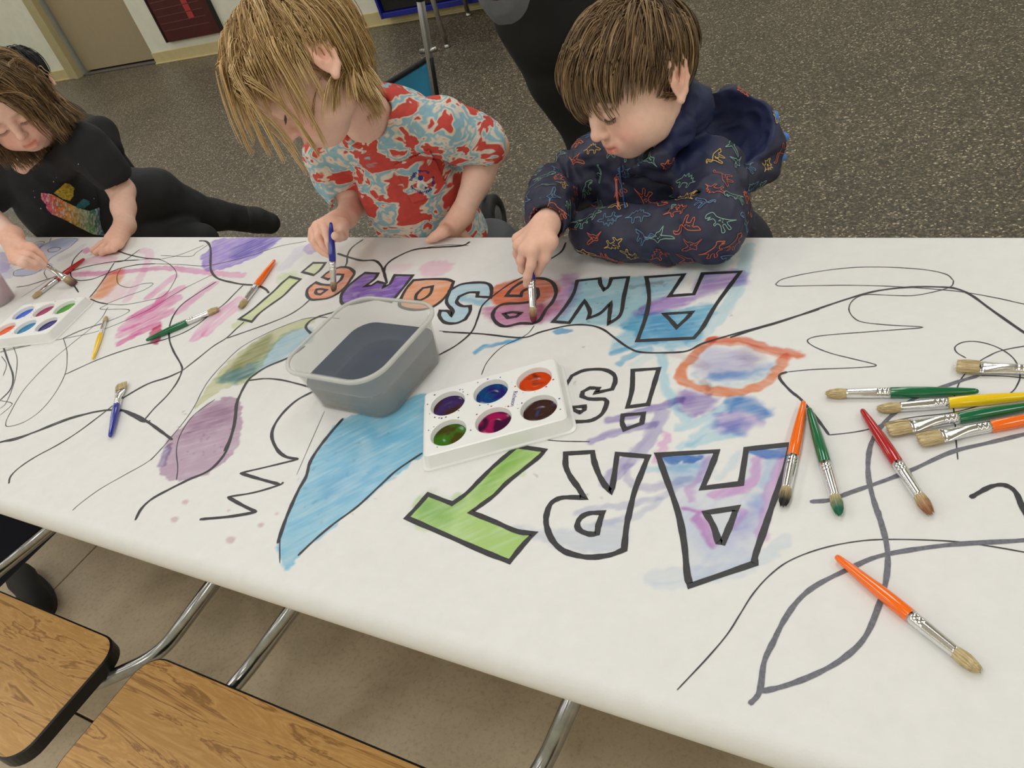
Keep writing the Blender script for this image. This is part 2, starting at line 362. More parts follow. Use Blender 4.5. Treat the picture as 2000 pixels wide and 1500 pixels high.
# ---- letter outlines (traced in the photograph, laid out on the table plane)
LET = {
 'A1': ('G', [(950,228),(1335,205),(1308,280),(1240,445),(1490,415),(1525,190),(1815,160),(1770,350),(1700,540),(1640,720),(1585,880),(1580,935),(1160,1080),(1140,1000),(1120,800),(1080,600),(1000,370)]),
 'A1i': ('G', [(1260,605),(1460,575),(1430,660),(1372,800),(1345,795),(1310,690)]),
 'R': ('G', [(350,220),(525,210),(535,270),(565,355),(605,425),(645,470),(660,400),(685,222),(885,240),(850,330),(800,460),(765,600),(745,700),(730,845),(640,880),(520,895),(430,885),(330,850),(260,780),(225,690),(225,620),(250,550),(300,515),(360,505),(470,507),(430,440),(380,370),(350,300)]),
 'Ri': ('G', [(590,605),(500,610),(445,640),(425,690),(450,725),(510,745),(555,740),(565,680)]),
 'T': ('F', [(1665,300),(1840,325),(1800,370),(1700,450),(1600,530),(1520,610),(1440,670),(1370,720),(1520,780),(1660,840),(1770,855),(1700,930),(1615,1035),(1450,970),(1200,860),(960,755),(1030,680),(1095,605),(1250,665),(1340,600),(1420,520),(1500,440),(1580,370)]),
 'S2': ('C', [(580,920),(620,840),(690,810),(790,805),(850,830),(862,870),(845,915),(755,935),(770,910),(720,908),(680,930),(675,955),(720,970),(800,970),(815,990),(790,1050),(740,1085),(690,1095),(630,1097),(600,1050)]),
 'S2i': ('C', [(600,1018),(690,1010),(690,1030),(665,1045),(640,1035)]),
 'I2': ('C', [(960,810),(1105,800),(1075,900),(1045,1000),(930,1015),(955,920)]),
 'I2d': ('C', [(905,1060),(1020,1050),(1010,1105),(915,1140),(900,1100)]),
 'A2': ('C', [(1035,290),(1245,275),(1215,320),(1165,395),(1300,385),(1350,270),(1560,260),(1500,340),(1420,450),(1350,570),(1300,630),(985,645),(1030,520),(1050,420),(1045,340)]),
 'A2i': ('C', [(1135,495),(1290,485),(1260,520),(1205,570),(1170,530)]),
 'W': ('C', [(650,310),(775,297),(780,330),(800,360),(825,340),(840,297),(935,290),(910,400),(890,500),(825,550),(830,500),(838,430),(780,490),(710,520),(720,480),(690,420),(650,480),(605,545),(515,538),(580,460),(630,380)]),
 'E1': ('C', [(255,393),(285,355),(340,318),(400,298),(470,300),(515,325),(532,375),(510,430),(475,470),(440,530),(400,550),(330,548),(250,565),(200,545),(178,505),(195,465),(240,440),(330,435),(405,425),(432,395),(425,355),(385,348),(345,370),(335,395)]),
 'E1i': ('C', [(240,495),(285,486),(335,490),(310,510),(265,517)]),
 'S1': ('B', [(1820,460),(1735,455),(1740,428),(1680,430),(1620,455),(1605,490),(1640,515),(1690,515),(1690,550),(1660,600),(1600,625),(1530,620),(1495,580),(1500,545),(1550,548),(1572,578),(1580,545),(1540,490),(1560,415),(1640,375),(1760,365),(1815,380),(1828,420)]),
 'O': ('B', [(1330,350),(1440,343),(1540,345),(1585,360),(1560,420),(1510,480),(1440,525),(1340,540),(1250,520),(1245,480),(1280,410)]),
 'Oi': ('B', [(1450,390),(1390,400),(1350,440),(1342,475),(1365,482),(1410,460),(1440,430)]),
 'M': ('B', [(1020,303),(1105,308),(1080,345),(1022,388),(1060,385),(1100,360),(1150,372),(1140,395),(1180,375),(1210,318),(1325,320),(1280,380),(1230,440),(1190,490),(1100,472),(1050,480),(960,498),(900,507),(870,490),(872,440),(910,390),(970,340)]),
 'e': ('L', [(520,1060),(600,990),(700,945),(790,915),(900,920),(970,965),(990,1010),(940,1090),(880,1180),(800,1260),(700,1330),(580,1375),(430,1392),(350,1385),(300,1330),(300,1250),(350,1190),(425,1135),(500,1165),(630,1175),(720,1160),(790,1100),(825,1025),(740,1020),(660,1060),(610,1095)]),
 'ei': ('L', [(585,1250),(500,1235),(440,1240),(422,1275),(440,1305),(495,1312)]),
 'x': ('B', [(540,328),(610,345),(560,390),(500,450),(430,500),(350,560),(300,615),(220,597),(300,540),(370,480),(440,420),(490,370)]),
 'xd': ('B', [(690,240),(768,240),(735,285),(695,318),(620,298),(660,265)]),
}
BLU, LBL, PUR, LAV, PNK, MAG, ORG, OLV, GRN = (78,160,205), (158,208,228), (112,80,178), (168,160,215), (226,130,196), (196,70,160), (226,112,62), (158,160,86), (130,190,72)
# big washes
wash('F', [(560,120),(460,215),(400,310),(345,415),(300,540),(220,690),(165,810),(130,950),(170,1060),(210,1080),(250,1050),(275,985),(400,890),(560,750),(700,640),(820,540),(960,430),(1070,340),(1150,150),(1100,-40),(800,60)], (112,186,222), 0.92, 0.9, contrast=0.28)
wash('F', [(480,230),(700,160),(1000,200),(900,400),(700,500),(500,650),(330,780),(260,900),(240,800),(330,560)], (130,195,226), 0.30, 0.9, 0.05, 1.2)
wash('F', [(420,560),(640,420),(800,430),(820,480),(640,600),(480,700),(400,760)], (100,170,214), 0.22, 0.9, 0.05, 1.2)
wash('E', [(1325,-5),(1180,10),(1080,90),(1000,170),(930,230),(930,320),(890,410),(985,455),(1150,420),(1260,345),(1335,250),(1352,120)], (182,150,178), 0.95, 0.55, contrast=0.3)
wash('E', [(1300,20),(1180,40),(1060,140),(1020,220),(1150,190),(1290,110)], (170,128,164), 0.6, 0.55, 0.03, 0.7)
wash('E', [(965,245),(925,260),(895,330),(875,375),(915,372),(945,310)], (110,80,150), 0.8, 1.0)
wash('A', [(1960,553),(1800,590),(1620,670),(1480,760),(1380,850),(1300,940),(1230,1040),(1190,1120),(1280,1050),(1400,985),(1520,950),(1600,850),(1660,760),(1720,690),(1850,625)], (196,200,140), 0.8, 0.8, contrast=0.4)
wash('A', [(1660,660),(1520,750),(1420,850),(1390,890),(1480,870),(1570,820),(1640,760)], (128,132,52), 0.75, 0.8, 0.02)
wash('A', [(1890,625),(1750,655),(1655,735),(1590,820),(1440,870),(1350,915),(1335,955),(1450,967),(1560,900),(1700,830),(1850,740),(1910,690)], (150,195,218), 0.85, 0.8, 0.01)
wash('A', [(1560,840),(1440,880),(1360,920),(1345,955),(1440,965),(1540,910)], (70,130,170), 0.7, 0.8, 0.012)
wash('A', [(1710,72),(1500,72),(1310,90),(1285,140),(1230,190),(1250,272),(1320,275),(1440,240),(1560,195),(1650,135)], (150,120,218), 0.9, 0.9, contrast=0.5)
wash('A', [(1700,75),(1560,78),(1420,140),(1420,205),(1560,180),(1650,125)], (96,66,190), 0.75, 0.9, 0.02, 0.6)
for p, w in (([(1090,392),(960,478),(850,540)], 52), ([(1065,455),(900,560),(770,615)], 62), ([(1020,535),(880,610),(752,655)], 58), ([(1000,420),(940,500),(800,565)], 40)): stroke('A', p, w, (238,124,192), 0.62, contrast=0.7)
stroke('A', [(955,612),(850,655),(735,718)], 42, (226,70,160), 0.75, contrast=0.6)
wash('A', [(982,610),(920,640),(920,700),(955,728),(985,680)], (200,30,100), 0.8, 0.9)
for p, w in (([(1295,362),(1190,440),(1095,525)], 46), ([(1445,462),(1330,540),(1240,630),(1205,680)], 52), ([(1440,505),(1340,590),(1260,660)], 40), ([(1055,318),(990,370),(910,438)], 40)): stroke('A', p, w, (238,140,200), 0.55, contrast=0.6)
stroke('A', [(440,300),(700,290),(1000,262),(1200,280),(1480,308)], 26, (232,140,194), 0.75)
stroke('A', [(860,155),(910,165),(905,220),(870,290),(830,360),(775,455)], 30, (238,170,210), 0.5)
stroke('A', [(680,215),(560,215),(470,235)], 40, (240,170,205), 0.5); stroke('A', [(500,285),(640,290),(760,275)], 20, (238,160,205), 0.4)
wash('A', [(500,150),(545,135),(550,160),(515,175)], (230,110,190), 0.6); wash('A', [(0,170),(40,180),(60,260),(0,290)], (150,120,210), 0.6)
wash('A', [(745,262),(650,305),(590,400),(552,442),(625,448),(685,390),(745,330)], (240,140,84), 0.8, 0.8, 0.02)
wash('A', [(700,380),(630,440),(660,480),(760,430),(800,340)], (244,190,208), 0.5, 0.8, 0.02)
wash('A', [(478,84),(330,93),(230,140),(190,200),(260,230),(330,190),(400,150)], (170,176,228), 0.55, 0.7, 0.01)
wash('A', [(478,84),(380,84),(280,115),(330,140),(420,120)], (160,196,230), 0.5, 0.7, 0.02)
wash('A', [(90,300),(110,270),(200,250),(300,230),(310,255),(220,290),(130,315)], (150,160,226), 0.65); wash('A', [(0,230),(60,240),(90,300),(40,330),(0,330)], (160,160,226), 0.45)
wash('A', [(205,130),(240,108),(270,115),(230,150)], (170,160,230), 0.6)
stroke('A', [(380,200),(450,170),(500,130)], 30, (206,206,226), 0.5); stroke('A', [(1740,250),(1790,200),(1830,150)], 60, (206,208,230), 0.5); stroke('A', [(1720,330),(1780,300)], 50, (216,226,190), 0.7)
wash('B', [(630,150),(660,120),(715,130),(722,165),(680,180),(640,175)], (186,160,222), 0.75, 0.3)
wash('B', [(1370,270),(1440,230),(1560,232),(1580,270),(1500,320),(1400,325)], (244,190,214), 0.75, 0.2, 0.01); wash('B', [(1180,265),(1260,240),(1330,250),(1270,290),(1200,300)], (246,212,226), 0.6, 0.2, 0.015)
wash('B', [(160,650),(220,600),(280,610),(220,650)], (206,220,160), 0.7); stroke('B', [(610,330),(560,330),(490,320)], 40, (214,226,186), 0.6)
# letters filled with paint
def fill(k, rgb, alpha, ang=0.3, contrast=0.45, hole=None):
    z, p = LET[k]; wash(z, p, rgb, alpha, ang, 0.0035, contrast, False, 0.0015)
fill('x', (206,220,150), 0.9); fill('xd', (212,222,168), 0.8)
fill('e', (238,120,66), 0.92); fill('M', (120,82,190), 0.95); fill('O', (240,150,98), 0.85); fill('S1', (170,214,234), 0.85)
stroke('B', [(1640,470),(1720,490),(1800,495)], 40, (150,206,230), 0.6); stroke('C', [(0,400),(60,410),(130,430)], 40, (160,208,230), 0.6)
fill('T', (164,208,108), 0.95, 0.8, 0.3)
wash('F', [(1090,620),(1200,660),(1300,640),(1240,740),(1180,800),(1010,740)], (96,166,40), 0.6, 0.8, 0.03); wash('F', [(1560,480),(1660,400),(1720,340),(1640,330),(1540,440),(1430,560),(1400,620),(1470,580)], (120,184,60), 0.55, 0.8, 0.02)
wash('F', [(1010,640),(1060,625),(1050,680),(1010,680)], (190,220,150), 0.6); wash('F', [(1250,610),(1310,600),(1300,640),(1260,650)], (190,220,150), 0.5); wash('F', [(1010,790),(1090,810),(1080,835),(1010,830)], (200,226,160), 0.6); wash('F', [(1640,490),(1700,460),(1690,500)], (200,226,160), 0.6)
# the wet area under the boy's brush
wash('C', [(640,310),(935,288),(1040,300),(1060,420),(1040,500),(940,565),(720,555),(520,548),(560,480),(610,400)], (150,198,216), 0.95, 0.25, 0.012, 0.4)
wash('C', [(560,285),(650,280),(645,400),(580,500),(450,545),(470,450),(540,370)], (186,130,186), 0.85, 0.3, 0.02)
wash('C', [(490,300),(300,308),(180,350),(165,400),(195,445),(330,440),(440,430),(540,380),(545,330)], (222,96,58), 0.9, 0.2, 0.01)
wash('C', [(125,470),(200,450),(440,435),(490,490),(430,545),(250,565),(165,530)], (196,110,160), 0.9, 0.2, 0.012); wash('C', [(400,440),(520,420),(560,460),(470,500)], (206,120,130), 0.6, 0.2, 0.02)
wash('C', [(1590,300),(1560,250),(1350,272),(1290,390),(1170,395),(1060,430),(960,490),(1050,505),(1250,440),(1420,370),(1590,330)], (172,140,210), 0.9, 0.35, 0.012, 0.5)
wash('C', [(1000,500),(1150,480),(1420,440),(1350,570),(1320,640),(1060,650),(970,600),(900,560)], (112,184,222), 0.95, 0.35, 0.012, 0.5)
wash('C', [(1050,500),(1170,500),(1210,560),(1300,520),(1250,620),(1050,630)], (84,164,212), 0.6, 0.35, 0.02, 0.5)
wash('C', [(1040,300),(1240,285),(1160,390),(1060,420)], (150,196,222), 0.9, 0.35, 0.02, 0.5)
stroke('C', [(950,345),(1040,330),(1120,320)], 22, (120,96,92), 0.45); stroke('C', [(1000,470),(1080,430),(1160,400)], 26, (200,110,190), 0.5)
stroke('C', [(640,420),(780,425),(900,415)], 40, (112,168,190), 0.5, 0.02)
stroke('C', [(1600,120),(1580,230),(1530,380),(1450,500),(1370,590),(1290,650)], 62, (160,212,232), 0.6); stroke('C', [(1450,170),(1430,230),(1380,280)], 100, (190,222,234), 0.55); stroke('C', [(1320,200),(1240,250)], 90, (206,228,236), 0.5)
wash('C', [(1290,640),(1180,650),(1050,640),(990,560),(900,590),(850,660),(840,720),(950,690),(1040,660),(1180,700),(1330,650)], (120,190,222), 0.7, 0.3, 0.012)
stroke('C', [(1080,650),(960,680),(850,712)], 34, (86,176,220), 0.7); stroke('C', [(1050,690),(960,720),(885,770)], 40, (96,180,220), 0.7); stroke('C', [(970,780),(1030,740),(1090,700)], 50, (190,222,236), 0.4)
stroke('C', [(85,708),(130,680),(230,660),(330,635)], 24, (66,160,216), 0.9); wash('C', [(510,590),(560,570),(620,580),(600,600),(530,605)], (90,160,210), 0.8)
stroke('C', [(1120,715),(1130,830),(1150,920),(1190,1010),(1260,1080)], 46, (160,212,234), 0.8)
# orange eye shape
stroke('C', [(1400,640),(1310,710),(1225,830),(1290,895),(1430,925),(1600,920),(1740,850),(1800,740)], 56, (228,128,86), 0.9); stroke('C', [(1400,640),(1560,640),(1720,685),(1890,728)], 44, (222,108,70), 0.9)
stroke('C', [(1400,660),(1560,662),(1700,705),(1830,740)], 30, (228,130,90), 0.7)
wash('C', [(1395,672),(1560,700),(1640,740),(1570,830),(1400,850),(1305,800),(1335,710)], (186,184,220), 0.85, 0.3, 0.02, 0.4); wash('C', [(1745,770),(1700,825),(1550,865),(1390,872),(1400,825),(1600,810)], (96,150,214), 0.85, 0.4, 0.015)
wash('C', [(1560,690),(1640,690),(1700,740),(1640,800),(1560,760)], (184,170,190), 0.6, 0.3, 0.02); stroke('C', [(1300,830),(1370,890),(1560,890),(1720,830)], 24, (196,218,226), 0.6); stroke('C', [(1160,710),(1260,740),(1360,790)], 46, (200,180,186), 0.4); stroke('C', [(1360,870),(1385,910)], 40, (170,150,140), 0.5)
# purple and blue marks between "IS" and "A"
wash('C', [(1215,930),(1260,915),(1340,935),(1425,965),(1400,1040),(1280,1068),(1210,1010)], (140,118,190), 0.85, 0.4, 0.012); stroke('C', [(1230,975),(1080,1020),(950,1060),(830,1085)], 48, (142,124,190), 0.85)
stroke('C', [(725,1205),(880,1150),(1000,1122),(1080,1110)], 46, (146,134,196), 0.8); stroke('C', [(1125,1050),(1060,1180),(960,1290),(870,1370),(810,1430)], 78, (158,150,202), 0.75)
wash('C', [(1495,965),(1600,962),(1728,1030),(1690,1080),(1600,1040),(1480,1045)], (60,120,200), 0.9, 0.5, 0.012); wash('C', [(1410,1082),(1450,1048),(1600,1045),(1690,1080),(1640,1125),(1540,1165),(1410,1130)], (176,150,214), 0.8, 0.5, 0.012, 0.6); wash('C', [(1440,1100),(1560,1080),(1600,1110),(1530,1165),(1430,1140)], (100,140,214), 0.7, 0.5, 0.02)
for p, w in (([(1530,975),(1420,1050),(1300,1110),(1215,1130)], 56), ([(1560,1155),(1400,1180),(1290,1225)], 60), ([(1420,1100),(1300,1190),(1230,1240)], 50)): stroke('C', p, w, (166,212,234), 0.7)
wash('G', [(985,80),(1022,110),(1022,190),(940,290),(930,220),(960,150)], (226,160,214), 0.7)
stroke('G', [(750,300),(765,400),(860,445),(1000,425),(1150,380)], 52, (186,182,214), 0.75); stroke('G', [(430,605),(560,575),(740,555),(930,510),(1100,430)], 44, (190,192,218), 0.75); stroke('G', [(560,680),(760,640),(900,570),(960,510)], 46, (198,204,224), 0.75)
wash('G', [(20,700),(230,730),(420,700),(570,660),(745,680),(725,830),(560,868),(400,850),(230,800),(80,760)], (202,210,226), 0.85, 0.2, 0.01)
stroke('G', [(1480,220),(1420,300),(1340,380)], 46, (206,222,236), 0.7); stroke('G', [(880,330),(980,310),(1100,310),(1200,300)], 50, (170,210,232), 0.7)
fill('A1', (206,214,234), 0.75, 1.2, 0.4)
wash('G', [(970,300),(1290,250),(1225,400),(1140,440),(1030,380)], (170,206,230), 0.7, 0.2, 0.02)
wash('G', [(965,232),(1220,230),(1220,258),(1060,278),(990,265)], (70,120,196), 0.9, 0.1); wash('G', [(1545,195),(1800,178),(1790,240),(1650,248),(1555,225)], (80,126,200), 0.9, 0.1)
for p, w, c, a in (([(1600,255),(1555,410),(1400,470),(1310,490)], 64, (222,150,212), .8), ([(1760,265),(1690,450),(1650,600),(1620,760)], 62, (226,164,216), .8), ([(1290,255),(1200,400),(1150,450),(1180,510)], 46, (222,164,214), .75), ([(1120,570),(1260,600)], 34, (206,100,196), .8), ([(1205,630),(1250,720),(1310,800)], 72, (206,104,190), .8), ([(1500,590),(1440,700)], 46, (206,140,210), .7)): stroke('G', p, w, c, a)
wash('G', [(1500,620),(1620,540),(1580,700),(1430,790),(1390,800)], (166,170,220), 0.8, 0.6, 0.02); wash('G', [(1560,515),(1620,505),(1600,560)], (70,130,214), 0.7, 0.3, 0.02); wash('G', [(1150,560),(1200,800),(1300,880),(1480,860),(1300,820),(1180,600)], (190,206,230), 0.6, 0.8, 0.03)
stroke('G', [(1700,260),(1640,430)], 60, (176,206,230), 0.6); stroke('G', [(910,1030),(1100,1000),(1500,970),(1760,790)], 110, (214,224,236), 0.7); stroke('G', [(930,1080),(1140,1060),(1340,1040)], 60, (218,228,238), 0.7)
for x, y, r in ((1033,572,18), (973,668,22), (1455,700,16), (1285,782,26), (1545,636,9), (1275,620,8)):
    wash('E', [(x-r, y), (x, y-r*.6), (x+r, y-r*.3), (x+r*.5, y+r*.7), (x-r*.6, y+r*.7)], (208,178,188), 0.85, 0, 0.004, 0.2, True, 0.0006)
for x, y in ((685,683),(560,500),(700,1500),(780,1520),(420,1392),(1505,505),(640,880)):
    wash('C', [(x-6, y), (x, y-4), (x+6, y+1), (x, y+4)], (70,66,70), 0.6, 0, 0.003, 0.1)
for k in range(130):
    z, x, y, c = random.choice([('F', random.uniform(230, 900), random.uniform(200, 800), (60,110,150)), ('E', random.uniform(1000, 1300), random.uniform(60, 380), (110,70,110)), ('C', random.uniform(600, 1300), random.uniform(310, 600), (70,80,120)), ('B', random.uniform(920, 1230), random.uniform(380, 480), (70,40,140))])
    r = random.uniform(3, 7); wash(z, [(x-r, y), (x, y-r*.6), (x+r, y), (x, y+r*.6)], c, 0.5, 0, 0.003, 0.1)

m, nt, b = node_mat('painted_paper'); M_PAPER = m
at = N(nt, 'ShaderNodeAttribute', attribute_name='Col'); v = coords(nt); n1 = noise(nt, v, 45, 5, 0.6); n2 = noise(nt, v, 420, 3, 0.6)
r1 = ramp(nt, [(0.3, (0.955, 0.955, 0.955)), (0.7, (1.0, 1.0, 1.0))]); nt.links.new(n1.outputs[0], r1.inputs[0])
mx = N(nt, 'ShaderNodeMix', data_type='RGBA', blend_type='MULTIPLY'); mx.inputs[0].default_value = 1
nt.links.new(at.outputs['Color'], mx.inputs[6]); nt.links.new(r1.outputs[0], mx.inputs[7]); nt.links.new(mx.outputs[2], b.inputs['Base Color'])
# painted areas are still damp and shinier than the bare paper
sep = N(nt, 'ShaderNodeSeparateColor', mode='HSV'); nt.links.new(at.outputs['Color'], sep.inputs[0])
mr = N(nt, 'ShaderNodeMapRange'); mr.inputs[1].default_value = 0.08; mr.inputs[2].default_value = 0.5; mr.inputs[3].default_value = 0.62; mr.inputs[4].default_value = 0.30
nt.links.new(sep.outputs[1], mr.inputs[0]); nt.links.new(mr.outputs[0], b.inputs['Roughness'])
ad = N(nt, 'ShaderNodeMath', operation='MULTIPLY_ADD'); ad.inputs[1].default_value = 0.35; nt.links.new(n2.outputs[0], ad.inputs[0]); nt.links.new(n1.outputs[0], ad.inputs[2])
bump(nt, b, ad.outputs[0], 0.16, 0.0025)
PW = np.array([0.80, 0.792, 0.772], np.float32)
V = np.stack([GX, GY, np.broadcast_to(pz_, GX.shape)], -1).reshape(-1, 3).astype(np.float32)
ii, jj = np.meshgrid(np.arange(nx-1), np.arange(ny-1), indexing='ij'); a = (ii*ny+jj).ravel()
Q = np.stack([a, a+ny, a+ny+1, a+1], 1).astype(np.int32)
def quad_mesh(name, V, Q):
    me = bpy.data.meshes.new(name); me.vertices.add(len(V)); me.vertices.foreach_set('co', np.ascontiguousarray(V, np.float32).ravel())
    me.loops.add(Q.size); me.loops.foreach_set('vertex_index', Q.ravel().astype(np.int32)); me.polygons.add(len(Q))
    me.polygons.foreach_set('loop_start', np.arange(0, Q.size, Q.shape[1], dtype=np.int32)); me.polygons.foreach_set('loop_total', np.full(len(Q), Q.shape[1], np.int32))
    me.update(calc_edges=True); me.validate(); me.polygons.foreach_set('use_smooth', np.ones(len(me.polygons), bool)); return me
me = quad_mesh('paper_sheet', V, Q); set_color(me, PAINT.reshape(-1, 3)*PW); me.materials.append(M_PAPER)
paper = bpy.data.objects.new('paper_sheet', me); COL.objects.link(paper)
put(paper, None, 'long white paper covering the table, lettered AWESOME! IS ART with watercolour paint and marker lines', 'paper')

# ---- marker lines: flat ink ribbons lying on the paper
def m_ink(name, c, rough):
    m, nt, b = node_mat(name); n = noise(nt, coords(nt), 300, 3); r = ramp(nt, [(0.3, c), (0.75, tuple(x*1.7 for x in c))])
    nt.links.new(n.outputs[0], r.inputs[0]); nt.links.new(r.outputs[0], b.inputs['Base Color']); b.inputs['Roughness'].default_value = rough; return m
M_INK = m_ink('black_marker_ink', srgb(42, 42, 44), 0.5); M_GREY = m_ink('grey_marker_ink', srgb(96, 96, 104), 0.6)
_ink = [0]
def ribbon(q, w, closed=False, jit=0.18):
    q = [np.array(p) for p in q]; n = len(q); V = []; F = []; _ink[0] += 1; z = TZ+0.0003+_ink[0]*2e-6; ph = random.random()*9
    for i in range(n):
        a = q[i-1] if (i > 0 or closed) else q[i]; b = q[(i+1) % n] if (i < n-1 or closed) else q[i]
        d1 = q[i]-a; d2 = b-q[i]; d1 = d1/(np.linalg.norm(d1)+1e-9); d2 = d2/(np.linalg.norm(d2)+1e-9)
        t = d1+d2; t = t/(np.linalg.norm(t)+1e-9); nn = np.array([-t[1], t[0]])
        n1 = d2 if np.linalg.norm(d2) > .5 else d1; k = 1/max(0.55, abs(np.dot(nn, [-n1[1], n1[0]])))
        hw = 0.5*w*k*(1+jit*math.sin(i*0.7+ph)+jit*0.5*math.sin(i*1.9+2*ph))
        if not closed and i in (0, n-1): hw *= 0.6
        V += [(*(q[i]+nn*hw), z), (*(q[i]-nn*hw), z)]
    for i in range(n if closed else n-1):
        k = (i+1) % n; F.append((2*i, 2*i+1, 2*k+1, 2*k))
    return V, F
def resample(q, n=5):
    out = []
    for i in range(len(q)):
        a, b = q[i], q[(i+1) % len(q)]
        for t in np.linspace(0, 1, n, endpoint=False): out.append(a+(b-a)*t)
    return out
INKW = {'G': 0.0070, 'F': 0.0066, 'C': 0.0064, 'B': 0.0064, 'L': 0.0064}
SHAPES = [('A', ['A1', 'A1i']), ('R', ['R', 'Ri']), ('T', ['T']), ('S', ['S2', 'S2i']), ('I', ['I2', 'I2d']), ('A', ['A2', 'A2i']), ('W', ['W']), ('E', ['E1', 'E1i']), ('S', ['S1']), ('O', ['O', 'Oi']), ('M', ['M']), ('E', ['e', 'ei']), ('exclamation mark', ['x', 'xd'])]
def soft_path(q, n=5, lim=48):
    m = len(q); ang = []
    for i in range(m):
        a, b = q[i]-q[i-1], q[(i+1) % m]-q[i]; c = np.dot(a, b)/(np.linalg.norm(a)*np.linalg.norm(b)+1e-12); ang.append(math.degrees(math.acos(max(-1, min(1, c)))))
    cor = [i for i in range(m) if ang[i] > lim]
    if len(cor) < 2: return smooth_path(q, n, True)
    out = []
    for a, b in zip(cor, cor[1:]+[cor[0]+m]):
        seg = [q[k % m] for k in range(a, b+1)]; s = smooth_path(seg, n) if len(seg) > 2 else [seg[0]+(seg[1]-seg[0])*t for t in np.linspace(0, 1, n+1)]; out += s[:-1]
    return out
CURVY = {'S2', 'S2i', 'R', 'Ri', 'E1', 'S1', 'O', 'Oi', 'e', 'ei', 'M'}
for ch, ks in SHAPES:
    parts = []
    for k in ks:
        z, p = LET[k]; q = art(z, p); parts.append(ribbon(soft_path(q), INKW[z], True, 0.1))
    V, F = merge(*parts); mesh_obj('letter_outline', V, F, M_INK, paper, smooth=False, label='black marker outline of the ' + ('exclamation mark' if len(ch) > 1 else 'letter '+ch))
TK, MD, TN = 0.0050, 0.0034, 0.0014
